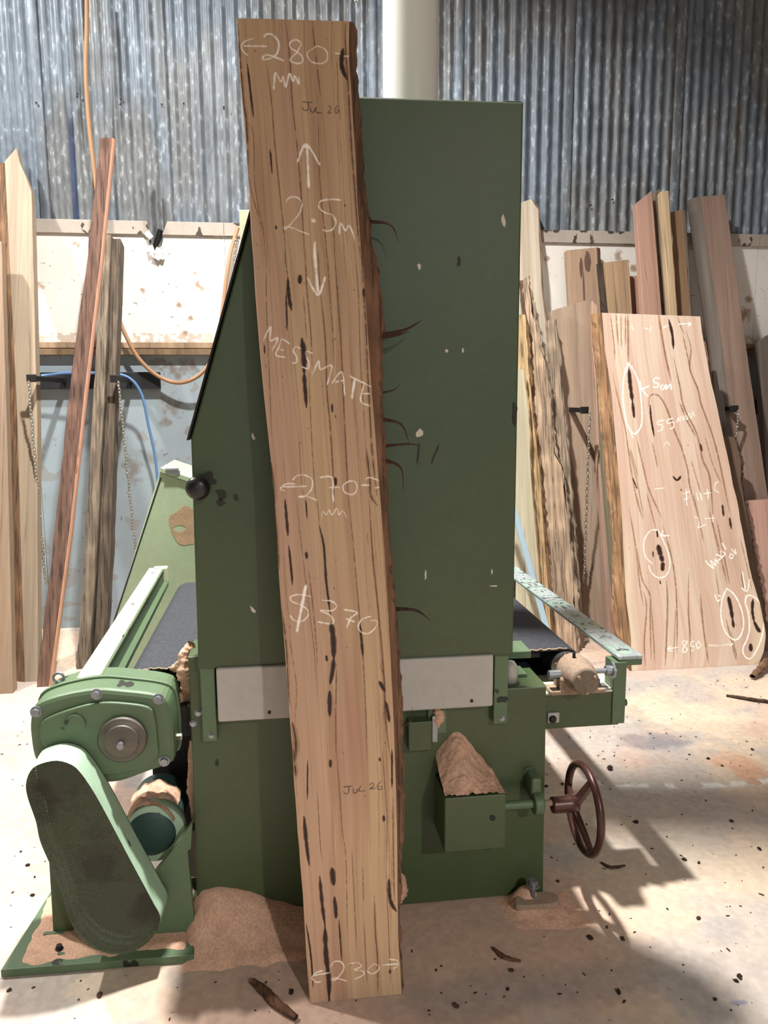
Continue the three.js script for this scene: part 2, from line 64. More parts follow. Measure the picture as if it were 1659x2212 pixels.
function tex(w, h, fn, srgb = true) {
  const d = new Uint8Array(w * h * 4);
  for (let j = 0; j < h; j++) for (let i = 0; i < w; i++) { const c = fn((i + 0.5) / w, (j + 0.5) / h), k = (j * w + i) * 4; d[k] = clamp(c[0]) * 255; d[k + 1] = clamp(c[1]) * 255; d[k + 2] = clamp(c[2]) * 255; d[k + 3] = 255; }
  const t = new THREE.DataTexture(d, w, h); t.magFilter = THREE.LinearFilter; t.minFilter = THREE.LinearMipmapLinearFilter; t.generateMipmaps = true;
  t.wrapS = t.wrapT = THREE.MirroredRepeatWrapping; if (srgb) t.colorSpace = THREE.SRGBColorSpace; t.needsUpdate = true; return t;
}
const std = (o) => new THREE.MeshStandardMaterial(o);
const used = {};
function numbered(n) { const k = used[n] = (used[n] ?? -1) + 1; return k ? `${n}_${String(k).padStart(3, '0')}` : n; }
function shadow(o) { o.castShadow = o.receiveShadow = true; return o; }
function M(name, geo, mat, parent) { const m = shadow(new THREE.Mesh(geo, mat)); m.name = name; parent.add(m); return m; }
function thing(name, label, category, pos = [0, 0, 0], group) { const o = new THREE.Group(); o.name = numbered(name); o.position.set(...pos); o.userData = { label, category }; if (group) o.userData.group = group; scene.add(o); return o; }
function solo(name, geo, mat, label, category, group) { const m = M(numbered(name), geo, mat, scene); m.userData = { label, category }; if (group) m.userData.group = group; return m; }
function struct(name) { const o = new THREE.Group(); o.name = name; o.userData = { kind: 'structure' }; scene.add(o); return o; }
// uv in metres by dominant normal
function metreUV(g, off = 0) {
  if (g.index) g = g.toNonIndexed(); if (!g.attributes.normal) g.computeVertexNormals();
  const p = g.attributes.position, n = p.count, uv = new Float32Array(n * 2);
  const a = new THREE.Vector3(), b = new THREE.Vector3(), c = new THREE.Vector3();
  for (let i = 0; i < n; i += 3) {
    a.fromBufferAttribute(p, i); b.fromBufferAttribute(p, i + 1); c.fromBufferAttribute(p, i + 2);
    const nx = Math.abs((b.y - a.y) * (c.z - a.z) - (b.z - a.z) * (c.y - a.y)), ny = Math.abs((b.z - a.z) * (c.x - a.x) - (b.x - a.x) * (c.z - a.z)), nz = Math.abs((b.x - a.x) * (c.y - a.y) - (b.y - a.y) * (c.x - a.x));
    for (let k = 0; k < 3; k++) { const v = [a, b, c][k]; let u, w; if (nz >= nx && nz >= ny) { u = v.x; w = v.y; } else if (nx >= ny) { u = v.z; w = v.y; } else { u = v.x; w = v.z; } uv[(i + k) * 2] = u + off; uv[(i + k) * 2 + 1] = w + off * 1.7; }
  }
  g.setAttribute('uv', new THREE.BufferAttribute(uv, 2)); return g;
}
const box = (w, h, d, x = 0, y = 0, z = 0, r = 0.003) => metreUV(new RoundedBoxGeometry(w, h, d, 2, Math.min(r, w * 0.45, h * 0.45, d * 0.45)).translate(x, y, z));
const box2 = (x0, x1, y0, y1, z0, z1, r = 0.003) => box(x1 - x0, y1 - y0, z1 - z0, (x0 + x1) / 2, (y0 + y1) / 2, (z0 + z1) / 2, r);
function cyl(r, len, axis, x, y, z, seg = 28, r2 = r) { const g = new THREE.CylinderGeometry(r2, r, len, seg); if (axis === 'x') g.rotateZ(-Math.PI / 2); if (axis === 'z') g.rotateX(Math.PI / 2); return metreUV(g.translate(x, y, z)); }
function lathe(pts, axis, x, y, z, seg = 36) { const g = new THREE.LatheGeometry(pts.map((p) => new THREE.Vector2(p[0], p[1])), seg); if (axis === 'x') g.rotateZ(-Math.PI / 2); if (axis === 'z') g.rotateX(Math.PI / 2); return metreUV(g.translate(x, y, z)); }
function prism(pts, z0, z1, bevel = 0.003, holes = []) {
  const s = new THREE.Shape(pts.map((p) => new THREE.Vector2(p[0], p[1])));
  for (const h of holes) s.holes.push(new THREE.Path(h.map((p) => new THREE.Vector2(p[0], p[1]))));
  const g = new THREE.ExtrudeGeometry(s, { depth: z1 - z0 - 2 * bevel, bevelEnabled: bevel > 0, bevelThickness: bevel, bevelSize: bevel, bevelOffset: -bevel, bevelSegments: 2, curveSegments: 12 });
  g.translate(0, 0, z0 + bevel); return metreUV(g);
}
function smoothLoop(pts, n = 90) { return new THREE.CatmullRomCurve3(pts.map((p) => new THREE.Vector3(p[0], p[1], 0)), true, 'centripetal').getSpacedPoints(n).slice(0, n).map((p) => [p.x, p.y]); }
function tube(pts, r, seg = 60, rs = 8) { return metreUV(new THREE.TubeGeometry(new THREE.CatmullRomCurve3(pts.map((p) => new THREE.Vector3(...p))), seg, r, rs)); }
const bolt = (r, h, axis, x, y, z) => mergeGeometries([cyl(r, h, axis, x, y, z, 6), cyl(r * 1.35, h * 0.25, axis, x - (axis === 'x' ? h * 0.4 : 0), y - (axis === 'y' ? h * 0.4 : 0), z - (axis === 'z' ? h * 0.4 : 0), 16)]);
const merge = (a) => mergeGeometries(a.map((g) => g.index ? g.toNonIndexed() : g));

// ------------------------------------------------------------------ textures and materials
const woodTex = [11, 23, 37].map((s) => {
  const t = tex(256, 1024, (u, v) => {
    const w = u + 0.035 * (fbm(u * 3, v * 2.2, s + 5, 2) - 0.5);
    const streak = fbm(w * 12, v * 1.3, s, 3), fine = fbm(w * 90, v * 9, s + 2, 3);
    let k = 0.80 + 0.22 * streak + 0.12 * (fine - 0.5);
    const q = Math.abs(vn(w * 9, v * 0.6, s + 9) - 0.5); if (q < 0.022) k -= 0.28 * (1 - q / 0.022) * vn(w * 20, v * 12, s + 3);
    const tint = fbm(w * 5, v * 0.8, s + 30, 2);
    return [k, k * (0.98 + 0.03 * tint), k * (0.94 + 0.07 * tint)];
  });
  t.repeat.set(1 / 0.36, 1 / 1.5); return t;
});
const barkTex = tex(256, 512, (u, v) => {
  const a = fbm(u * 14, v * 5, 71, 4), b = fbm(u * 36, v * 4, 73, 3), c = fbm(u * 3, v * 2, 75, 3);
  let k = 0.6 + 0.45 * a + 0.22 * (b - 0.5); if (b < 0.34) k *= 0.78;
  return mixc([k, k * 0.93, k * 0.86], [k * 1.02, k * 0.99, k * 0.94], c);
});
barkTex.repeat.set(1 / 0.25, 1 / 0.5);
const greyer = (hex, f = 0.14) => { const c = new THREE.Color(hex), l = 0.3 * c.r + 0.59 * c.g + 0.11 * c.b; return c.lerp(new THREE.Color(l, l, l), f); };
const wood = (hex, i = 0, rough = 0.78) => std({ color: greyer(hex), map: woodTex[i], roughness: rough, bumpMap: woodTex[i], bumpScale: 0.0003 });
const bark = (hex) => std({ color: greyer(hex), map: barkTex, roughness: 0.95, bumpMap: barkTex, bumpScale: 0.002 });
const sawTex = tex(256, 256, (u, v) => { const k = 0.72 + 0.22 * fbm(u * 60, v * 60, 5, 3) + 0.14 * fbm(u * 6, v * 6, 8, 3); return [k, k * 0.96, k * 0.92]; });
sawTex.repeat.set(4, 4);
const sawdust = std({ color: '#deb9a4', map: sawTex, roughness: 1, bumpMap: sawTex, bumpScale: 0.003 });
function paint(hex, s, chip = 0.735, rough = 0.5) {
  const base = new THREE.Color(hex), c = [base.r, base.g, base.b];
  const t = tex(512, 512, (u, v) => {
    const n = fbm(u * 5, v * 5, s, 4), g = fbm(u * 60, v * 60, s + 4, 2), chipn = fbm(u * 16, v * 12, s + 9, 4), scr = fbm(u * 90, v * 6, s + 12, 2);
    let k = 0.93 + 0.10 * (n - 0.5) + 0.05 * (g - 0.5); let o = [k, k, k];
    if (chipn > chip) o = mixc(o, [0.36, 0.34, 0.32], sm(chip, chip + 0.03, chipn));
    if (scr > 0.86) o = mixc(o, [1, 0.98, 0.94], 0.25);
    return o;
  });
  const m = std({ color: base, map: t, roughness: rough, metalness: 0 }); return m;
}
const green = paint('#435333', 101, 0.9, 0.42);
const greenWorn = paint('#5b7153', 131, 0.77, 0.5);
const mint = paint('#b4d2b6', 151, 0.74, 0.45);
const cream = paint('#e6e6c6', 161, 0.78, 0.5);
const paleGreen = paint('#a9bd9c', 171, 0.78, 0.5);
const whitePaint = paint('#b8b4ad', 181, 0.88, 0.45);
const dusty = std({ color: '#a69484', map: sawTex, roughness: 0.9, bumpMap: sawTex, bumpScale: 0.0015 });
const darkDust = std({ color: '#7f7668', map: sawTex, roughness: 0.85 });
const steelTex = tex(256, 256, (u, v) => { const k = 0.7 + 0.3 * fbm(u * 8, v * 30, 201, 3), r = fbm(u * 7, v * 5, 205, 3); return mixc([k, k, k * 1.02], [0.62, 0.52, 0.45], sm(0.6, 0.8, r) * 0.5); });
const steel = std({ color: '#a9adb0', map: steelTex, roughness: 0.42, metalness: 0.75 });
const railSteel = std({ color: '#d8e0dd', map: tex(256, 1024, (u, v) => { const n = fbm(u * 5, v * 26, 211, 4), k = 0.62 + 0.3 * fbm(u * 30, v * 14, 213, 3); const green = n > 0.55 ? sm(0.55, 0.62, n) : 0; let o = mixc([k, k * 1.02, k * 1.05], [0.74, 0.9, 0.8], green * 0.75); const d = fbm(u * 9, v * 60, 219, 3); if (d > 0.66) o = mixc(o, [0.25, 0.3, 0.28], 0.8); return o; }), roughness: 0.38, metalness: 0.3 });
railSteel.map.repeat.set(7, 1.1);
const darkSteel = std({ color: '#3a3735', map: steelTex, roughness: 0.6, metalness: 0.6 });
const black = std({ color: '#141415', roughness: 0.35 });
const rubber = std({ color: '#3b3e46', map: tex(256, 256, (u, v) => { const k = 0.62 + 0.28 * (0.5 + 0.5 * Math.sin(u * Math.PI * 2 * 24)) + 0.3 * (fbm(u * 12, v * 12, 231, 3) - 0.4); return [k, k, k]; }), roughness: 0.8 });
rubber.map.repeat.set(8, 8);
const redIron = std({ color: '#5c403a', map: tex(256, 256, (u, v) => { const n = fbm(u * 9, v * 9, 241, 4), k = 0.7 + 0.3 * n; return n > 0.6 ? [0.95, 0.93, 0.95] : [k, k * 0.93, k * 0.9]; }), roughness: 0.35, metalness: 0.35 });
const galvTex = tex(512, 1024, (u, v) => {
  const a = fbm(u * 48, v * 34, 301, 3), b = fbm(u * 14, v * 5, 305, 3), c = fbm(u * 4, v * 2.2, 309, 3); let k = 0.62 + 0.28 * a + 0.2 * (b - 0.5);
  if (a > 0.72) k += 0.16; return mixc([k * 0.95, k * 0.98, k * 1.02], [k * 0.99, k * 0.96, k * 0.93], sm(0.42, 0.72, c));
});
galvTex.repeat.set(1 / 0.8, 1 / 1.6);
const galv = std({ color: '#8f979f', map: galvTex, roughness: 0.5, metalness: 0.3, vertexColors: true });

// ------------------------------------------------------------------ the shed
const floorSize = 5.6, fx0 = -2.2, fz0 = -3.4;
const floorTex = tex(1536, 1536, (u, v) => {
  const x = fx0 + u * floorSize, z = fz0 + v * floorSize;
  const n1 = fbm(x * 1.6, z * 1.6, 401, 5), n2 = fbm(x * 5 + 3, z * 5, 405, 4), n3 = fbm(x * 60, z * 60, 409, 3), n4 = fbm(x * 2.6 + 9, z * 2.6 + 4, 413, 4), n5 = fbm(x * 18, z * 14, 417, 3);
  let c = mixc([0.80, 0.72, 0.635], [0.71, 0.665, 0.63], sm(0.44, 0.62, n1));
  c = mixc(c, [0.77, 0.645, 0.575], sm(0.46, 0.66, n4) * 0.7);
  // grey blue bare concrete where the dust is walked off
  c = mixc(c, [0.63, 0.61, 0.61], sm(0.56, 0.72, n2) * 0.5);
  // sawdust trodden around the machine
  const near = Math.hypot(Math.max(0, Math.abs(x - 0.25) - 0.45), Math.max(0, Math.abs(z - 0.15) - 0.22)) + 0.35 * (n2 - 0.5);
  c = mixc(c, [0.745, 0.615, 0.545], (1 - sm(0.02, 0.3, near)) * 0.75);
  // stains copied from the photograph
  let d = Math.hypot((x - 1.56) / 0.17, (z + 0.95) / 0.1) + 0.8 * (n5 - 0.5); c = mixc(c, [0.42, 0.41, 0.44], (1 - sm(0.45, 1.1, d)) * 0.55);
  d = Math.hypot((x - 1.81) / 0.11, (z + 0.66) / 0.16) + 1.0 * (n5 - 0.5); c = mixc(c, [0.80, 0.57, 0.45], (1 - sm(0.4, 1.05, d)) * 0.6);
  d = Math.abs(z + 0.6 - 0.03 * Math.sin(x * 5) - 0.09 * (x - 1.4)) + (x < 1.1 || x > 2.1 ? 1 : 0) + 0.02 * n5; c = mixc(c, [0.88, 0.88, 0.86], (1 - sm(0.02, 0.045, d)) * sm(0.45, 0.55, n5) * 0.8);
  d = Math.hypot((x - 0.62) / 0.5, (z - 0.36) / 0.1) + 0.9 * (n2 - 0.5); c = mixc(c, [0.5, 0.49, 0.5], (1 - sm(0.4, 1.0, d)) * 0.35);
  d = Math.hypot((x - 1.085) / 0.03, (z - 0.465) / 0.009) + 0.6 * (n5 - 0.5); c = mixc(c, [0.5, 0.52, 0.62], (1 - sm(0.6, 1.0, d)) * 0.7);
  // dark crumbs and grit
  const g = vn(x * 95, z * 95, 421); if (g > 0.975) c = mixc(c, [0.4, 0.3, 0.24], sm(0.975, 0.99, g) * 0.6);
  const k = 0.9 + 0.16 * n3; return [c[0] * k, c[1] * k, c[2] * k];
});
floorTex.wrapS = floorTex.wrapT = THREE.MirroredRepeatWrapping; floorTex.repeat.set(1 / floorSize, 1 / floorSize); floorTex.offset.set(-fx0 / floorSize, -fz0 / floorSize);
const floorMat = std({ map: floorTex, roughness: 0.72, bumpMap: floorTex, bumpScale: 0.002 });
{
  const f = M('floor', metreUV(new THREE.BoxGeometry(14, 0.2, 13).translate(1, -0.1, 3.4)), floorMat, scene); f.userData = { kind: 'structure' };
}
const shedGrey = std({ color: '#8f8a84', roughness: 0.9 }), shedWhite = std({ color: '#b4b1ac', roughness: 0.9 });
{
  const S = (n, g) => { const m = M(n, metreUV(g), n === 'ceiling' || n === 'wall_left' ? shedWhite : shedGrey, scene); m.userData = { kind: 'structure' }; };
  S('wall_left', new THREE.BoxGeometry(0.2, 6.2, 13).translate(-6.1, 3.1, 3.4));
  S('wall_right', new THREE.BoxGeometry(0.2, 6.2, 13).translate(8.1, 3.1, 3.4));
  S('ceiling', new THREE.BoxGeometry(14.4, 0.2, 13.2).translate(1, 6.3, 3.4));
  S('wall_front', mergeGeometries([new THREE.BoxGeometry(3.6, 6.2, 0.2).translate(-4.2, 3.1, 10), new THREE.BoxGeometry(3.6, 6.2, 0.2).translate(6.2, 3.1, 10), new THREE.BoxGeometry(6.8, 1.8, 0.2).translate(1, 5.3, 10)]));
}
// back wall
const WZ = -3.1;
{
  const w = struct('wall_back');
  M('wall_frame', metreUV(new THREE.BoxGeometry(14.4, 6.2, 0.12).translate(1, 3.1, WZ - 0.12)), shedGrey, w);
  const laps = [-2.85, -2.12, -1.39, -0.66, 0.07, 0.63, 1.184, 1.913, 2.671, 3.42, 4.17, 4.92];
  const far = [-6, -5.2, -4.4, -3.62, ...laps, 5.7, 6.5, 7.3, 8];
  for (let i = 0; i < far.length - 1; i++) {
    const x0 = far[i], x1 = far[i + 1], wd = x1 - x0, nper = Math.max(4, Math.round((wd - 0.06) / 0.0715)), per = (wd - 0.055) / nper, pos = [], col = [], idx = [], xs = [];
    for (let k = 0; k <= nper * 8; k++) xs.push([x0 + k * per / 8, 0.0095 * (1 - Math.cos(k / 8 * Math.PI * 2)) * (0.9 + 0.2 * hash(Math.floor(k / 8), i, 5))]);
    xs.push([x1 - 0.05, 0.014], [x1 - 0.012, 0.017], [x1 + 0.004, 0.012], [x1 + 0.005, 0.0]);
    const rows = 14, y0 = 2.42, y1 = 4.85;
    for (let r = 0; r <= rows; r++) for (const [x, z] of xs) {
      const y = y0 + (y1 - y0) * r / rows; pos.push(x, y, z);
      const blue = i > 0 && Math.abs(x + 1.235) < 0.016 && y < 3.12 ? 1 : 0; col.push(blue ? 0.16 : 1, blue ? 0.23 : 1, blue ? 0.46 : 1);
    }
    const n = xs.length; for (let r = 0; r < rows; r++) for (let k = 0; k < n - 1; k++) { const a = r * n + k; idx.push(a, a + 1, a + n, a + 1, a + n + 1, a + n); }
    const g = new THREE.BufferGeometry(); g.setAttribute('position', new THREE.Float32BufferAttribute(pos, 3)); g.setAttribute('color', new THREE.Float32BufferAttribute(col, 3)); g.setIndex(idx); g.computeVertexNormals();
    const uv = []; for (let k = 0; k < pos.length; k += 3) uv.push(pos[k] + i * 0.31, pos[k + 1] + i * 0.7); g.setAttribute('uv', new THREE.Float32BufferAttribute(uv, 2));
    const m = M('corrugated_sheet', g, galv, w); m.position.z = WZ;
  }
  // screws
  const sg = cyl(0.006, 0.006, 'z', 0, 0, 0, 8);
  for (const [x, y] of [[-1.42, 3.24], [-0.69, 3.26], [-0.93, 3.28], [-0.56, 3.27], [-0.32, 3.26], [-1.18, 3.3], [2.05, 2.74], [2.2, 2.78], [1.3, 2.76]]) { const s = M('screw', sg, darkSteel, w); s.position.set(x, y, WZ + 0.026); }
  // painted sheets: white above the batten, pale blue grey below
  const stain = (list, r0, c0) => (x, y, c, n) => { for (let i = 0; i < list.length; i++) { const r = r0 * (0.5 + hash(i, 3, 9)), d = Math.hypot(x - list[i][0], y - list[i][1]) / r + 1.6 * (n - 0.5); if (d < 1) c = mixc(c, c0, (1 - sm(0.1, 1, d)) * 0.6); } return c; };
  const sw = stain(STAINS_W, 0.04, [0.48, 0.33, 0.24]), sl = stain(STAINS_L, 0.07, [0.42, 0.38, 0.35]);
  const upTex = tex(2048, 320, (u, v) => { const x = -1.8 + u * 5.6, y = 1.82 + v * 0.8, n = fbm(x * 40, y * 40, 501, 3); let c = mixc([0.90, 0.885, 0.86], [0.84, 0.82, 0.79], fbm(x * 3, y * 3, 503, 3)); c = sw(x, y, c, n); const g = vn(x * 60, y * 60, 507); if (g > 0.965) c = mixc(c, [0.4, 0.3, 0.24], 0.6); if (y < 1.9 && n > 0.55 - (1.9 - y) * 2) c = mixc(c, [0.62, 0.48, 0.38], 0.4); return c; });
  const loTex = tex(1536, 512, (u, v) => { const x = -1.8 + u * 5.6, y = v * 1.85, n = fbm(x * 30, y * 30, 511, 3), m = fbm(x * 4, y * 4, 513, 4); let c = mixc([0.58, 0.64, 0.675], [0.53, 0.565, 0.585], m); c = sl(x, y, c, n); const g = vn(x * 45, y * 45, 517); if (g > 0.96) c = mixc(c, [0.38, 0.3, 0.26], 0.6); if (fbm(x * 7, y * 9, 519, 3) > 0.7) c = mixc(c, [0.5, 0.42, 0.36], 0.3); return c; });
  for (const t of [upTex, loTex]) { t.wrapS = THREE.MirroredRepeatWrapping; t.repeat.set(1 / 5.6, 1); t.offset.set(1.8 / 5.6, 0); }
  upTex.repeat.y = 1 / 0.8; upTex.offset.y = -1.82 / 0.8; loTex.repeat.y = 1 / 1.85;
  const upMat = std({ map: upTex, roughness: 0.7 }), loMat = std({ map: loTex, roughness: 0.65 }), capMat = paint('#b3a89d', 521, 0.62, 0.8), batMat = wood('#a98a6c', 1);
  const seams = [-6, -3.9, -2.7, -1.55, -0.345, 0.86, 2.06, 3.26, 4.5, 6, 8];
  const N = NOTCH;
  for (let i = 0; i < seams.length - 1; i++) {
    const a = seams[i] + 0.001, b = seams[i + 1] - 0.001;
    const pts = [[a, 1.82], [b, 1.82], [b, 2.51]]; if (i === 3) pts.push([N[3][0] + 0.012, 2.51], [N[3][0] - 0.01, 2.43], [N[2][0] - 0.004, 2.40], [N[1][0] - 0.02, 2.45], [N[1][0] - 0.012, 2.51]); pts.push([a, 2.51]);
    M('wall_sheet', prism(pts, WZ, WZ + 0.03, 0.001), upMat, w);
    M('lower_wall_sheet', prism([[a, 0], [b, 0], [b, 1.79], [a, 1.79]], WZ, WZ + 0.03, 0.001), loMat, w);
    const cap = [[a, 2.495], [b, 2.495], [b, 2.575], [a, 2.575]];
    if (i === 3) { M('capping_strip', prism([[a, 2.495], [N[1][0], 2.495], [N[0][0], 2.575], [a, 2.575]], WZ + 0.026, WZ + 0.046, 0.002), capMat, w); M('capping_strip', prism([[N[3][0], 2.495], [b, 2.495], [b, 2.575], [N[4][0], 2.575]], WZ + 0.026, WZ + 0.046, 0.002), capMat, w); }
    else M('capping_strip', prism(cap, WZ + 0.026, WZ + 0.046, 0.002), capMat, w);
  }
  // torn sheet around the notch
  for (const [x, y, a, s] of [[N[1][0] - 0.015, 2.49, 0.7, 0.035], [N[2][0] + 0.02, 2.38, -0.5, 0.05], [N[5][0] - 0.005, 2.40, 0.3, 0.04], [N[6][0] + 0.01, 2.365, 1.2, 0.035]]) {
    const g = new THREE.PlaneGeometry(s, s * 1.4, 4, 5), p = g.attributes.position; for (let i = 0; i < p.count; i++) p.setZ(i, 0.014 + 0.02 * vn(p.getX(i) * 60 + x * 90, p.getY(i) * 60, 7));
    const f = M('torn_flap', metreUV(merge([g, g.clone().translate(0, 0, -0.003)])), upMat, w); f.position.set(x, y, WZ + 0.03); f.rotation.z = a;
  }
  const plug = M('black_plug', cyl(0.016, 0.11, 'y', 0, 0, 0, 12), black, w); plug.position.set(N[2][0] + 0.02, 2.475, WZ + 0.03); plug.rotation.z = -0.35;
  M('batten', box2(-6, 8, 1.805, 1.842, WZ, WZ + 0.055), batMat, w); M('batten', box2(-6, 8, 1.762, 1.80, WZ, WZ + 0.075), wood('#86694b', 0), w);
}
// storage racks: dark rail with long pegs
const railMat = std({ color: '#26282b', map: steelTex, roughness: 0.6, metalness: 0.3 });
function rack(label, x0, x1, y, pegs) {
  const t = thing('peg_rack', label, 'rack', [0, 0, 0]);
  M('rail', box2(x0, x1, y - 0.052, y + 0.052, WZ + 0.03, WZ + 0.075), railMat, t);
  for (const [px, pz] of pegs) { const p = M('peg', merge([box2(px - 0.014, px + 0.014, y - 0.014, y + 0.014, WZ + 0.07, pz), box2(px - 0.035, px + 0.016, y - 0.02, y + 0.022, pz - 0.002, pz + 0.01)]), darkSteel, t); p.userData = {}; }
}
rack('black steel rail with rusty pegs on the wall left of the sander', -1.95, -0.775, 1.605, [[-1.352, -2.42], [-0.955, -2.62]]);
rack('black steel rail with rusty pegs on the wall behind the big slab', 1.55, 4.2, 1.405, [[1.815, -2.46], [2.80, -2.48], [3.55, -2.5]]);
const linkGeo = new THREE.TorusGeometry(0.009, 0.003, 6, 12).scale(0.72, 1.45, 1);
const chainMat = std({ color: '#b8b2a6', roughness: 0.35, metalness: 0.8 });
function chain(label, x, y, z, n, drift = 0, kx = 0) {
  const t = thing('hanging_chain', label, 'chain', [x, y, z]);
  for (let i = 0; i < n; i++) { const l = M('link', linkGeo, chainMat, t); l.position.set(drift * i + 0.002 * Math.sin(i * 0.7), -0.014 - i * 0.0195, kx * i); l.rotation.y = (i % 2 ? 1.2 : -0.35) + 0.2 * Math.sin(i); }
}
chain('steel chain hanging from the peg beside the pale post', -1.375, 1.59, -2.405, 58, 0.0002);
chain('thin steel chain hanging beside the grey boards', -0.945, 1.59, -2.61, 66, 0.0009);
chain('steel chain hanging from the peg left of the big slab', 1.835, 1.395, -2.445, 54, 0);
chain('short steel chain hanging from the peg right of the big slab', 2.81, 1.395, -2.465, 22, 0);
chain('short steel chain hanging beside the orange hose', -0.27, 2.46, -2.96, 22, -0.0012);

// ------------------------------------------------------------------ boards
function along(pl, s) {
  const y0 = pl[0][1], y1 = pl[pl.length - 1][1];
  // by index fraction when heights are not monotone, else by height
  const y = y0 + (y1 - y0) * s; for (let i = 0; i < pl.length - 1; i++) if (y <= pl[i + 1][1] + 1e-9 || i === pl.length - 2) { const f = clamp((y - pl[i][1]) / Math.max(1e-6, pl[i + 1][1] - pl[i][1])); return [pl[i][0] + (pl[i + 1][0] - pl[i][0]) * f, pl[i][1] + (pl[i + 1][1] - pl[i][1]) * f]; }
}
function gridGeo(rows) { // rows of equal length -> quads
  const pos = [], idx = [], n = rows[0].length; rows.forEach((r) => r.forEach((p) => pos.push(...p)));
  for (let r = 0; r < rows.length - 1; r++) for (let k = 0; k < n - 1; k++) { const a = r * n + k; idx.push(a, a + 1, a + n, a + 1, a + n + 1, a + n); }
  const g = new THREE.BufferGeometry(); g.setAttribute('position', new THREE.Float32BufferAttribute(pos, 3)); g.setIndex(idx); return g;
}
// d: {z0,k,L,R}; o: {t, mat, barkL:[width,mat], barkR:[width,mat] or polyline, rough, tops}
function boardGeo(d, o) {
  const t = o.t ?? 0.05, tan = Math.abs(d.k), ns = o.ns ?? 26, L = d.L.map((p) => [...p]), Rr = d.R.map((p) => [...p]); L[0][1] = Rr[0][1] = 0;
  const wob = o.wob ?? 0.0015, s0 = o.seed ?? 1, rows = [];
  for (let i = 0; i <= ns; i++) {
    const s = i / ns, a = along(L, s), b = along(Rr, s), lift = t * tan * (1 - s), na = (fbm(s * 30, 1, s0, 3) - 0.5) * wob * 2, nb = (fbm(s * 30, 5, s0 + 3, 3) - 0.5) * wob * 2, c = 0.0025;
    const lx = a[0] + na, rx = b[0] + nb, ly = a[1], ry = b[1], row = [];
    row.push([lx, ly, -c], [lx + c, ly, 0]); for (let k = 1; k < 4; k++) row.push([lx + (rx - lx) * k / 4, ly + (ry - ly) * k / 4, 0]); row.push([rx - c, ry, 0], [rx, ry, -c], [rx, ry + lift, -t], [lx, ly + lift, -t], [lx, ly, -c]); rows.push(row);
  }
  let g = gridGeo(rows).toNonIndexed();
  const caps = []; const cap = (row, flip) => { const q = [row[0], row[1], row[5], row[6], row[7], row[8]]; const tri = [[0, 1, 2], [0, 2, 3], [0, 3, 4], [0, 4, 5]]; for (const T of tri) for (const k of flip ? [T[0], T[2], T[1]] : T) caps.push(...q[k]); };
  cap(rows[0], true); cap(rows[ns], false);
  const cg = new THREE.BufferGeometry(); cg.setAttribute('position', new THREE.Float32BufferAttribute(caps, 3));
  g = mergeGeometries([g, cg]); g.computeVertexNormals(); return g;
}
// rough bark strip along one edge. edge: polyline, outer: polyline or width, dir: +1 right, -1 left
function barkGeo(edge, outer, dir, t, tan, s0, amp = 0.012, ns = 90) {
  const E = edge.map((p) => [...p]); E[0][1] = 0; const rows = [];
  for (let i = 0; i <= ns; i++) {
    const s = i / ns, e = along(E, s), lift = t * tan * (1 - s); let w = typeof outer === 'number' ? outer : Math.abs(along(outer, s)[0] - e[0]);
    w = Math.max(0.004, w); const row = [], prof = [[-0.12, 0.0008, 0], [0.05, 0.0, 0.3], [0.55, -0.12, 1], [0.9, -0.35, 1], [1, -0.6, 1], [0.75, -0.85, 1], [0.1, -1, 0.3], [-0.12, -1, 0]];
    prof.forEach(([pu, pz, am], k) => { const n = (fbm(s * ns * 0.55, k * 0.9, s0, 3) - 0.5) * 2, m = (fbm(s * 9, k * 0.4, s0 + 7, 2) - 0.5) * 2; row.push([e[0] + dir * (w * pu + am * (amp * n + amp * 0.8 * m)), e[1] + (pz < -0.5 ? lift : 0), pz < 0.0005 ? pz * t + am * amp * 0.5 * n : pz]); });
    if (dir < 0) row.reverse(); rows.push(row);
  }
  let g = gridGeo(rows); g.computeVertexNormals(); return metreUV(toCreasedNormals(g, 0.7), s0 * 0.13);
}
function board(name, label, d, o) {
  const x0 = d.L[0][0], t = thing(name, label, o.cat ?? 'board', [x0, o.lift ?? 0.001, d.z0], o.group); t.rotation.x = Math.atan(d.k);
  const D = { ...d, L: d.L.map((p) => [p[0] - x0, p[1]]), R: d.R.map((p) => [p[0] - x0, p[1]]) };
  const g = boardGeo(D, o); M(o.body ?? 'plank', o.uv ? o.uv(g, x0) : metreUV(g, (o.seed ?? 1) * 0.37), o.mat, t);
  const th = o.t ?? 0.05, tan = Math.abs(d.k), sh = (q) => typeof q === 'number' ? q : q.map((p) => [p[0] - x0, p[1]]);
  if (o.barkL) M('bark_edge', barkGeo(D.L, sh(o.barkL[0]), -1, th, tan, o.seed ?? 1, o.barkL[2] ?? 0.008, o.barkL[3] ?? 80), o.barkL[1], t);
  if (o.barkR) M('bark_edge', barkGeo(D.R, sh(o.barkR[0]), 1, th, tan, (o.seed ?? 1) + 4, o.barkR[2] ?? 0.008, o.barkR[3] ?? 80), o.barkR[1], t);
  return t;
}
const barkDark = bark('#6b5040'), barkRed = bark('#7d4c38'), barkGrey = bark('#b9a999'), barkGold = bark('#d6b98c');
const B = BOARDS;
board('timber_board', 'pale sapwood board at the far left edge, foot stained orange', B.L1, { t: 0.06, mat: wood('#9b7f66', 0), seed: 3 });
board('timber_post', 'tall pale post with a split pointed top beside the chain', B.L2, { t: 0.07, mat: wood('#a8947e', 1), barkL: [0.055, bark('#8a6a4c'), 0.004], seed: 5, ns: 34 });
board('timber_board', 'thin strip of pale board hidden behind the split post', B.L3, { t: 0.03, mat: wood('#b98e6c', 2), seed: 6 });
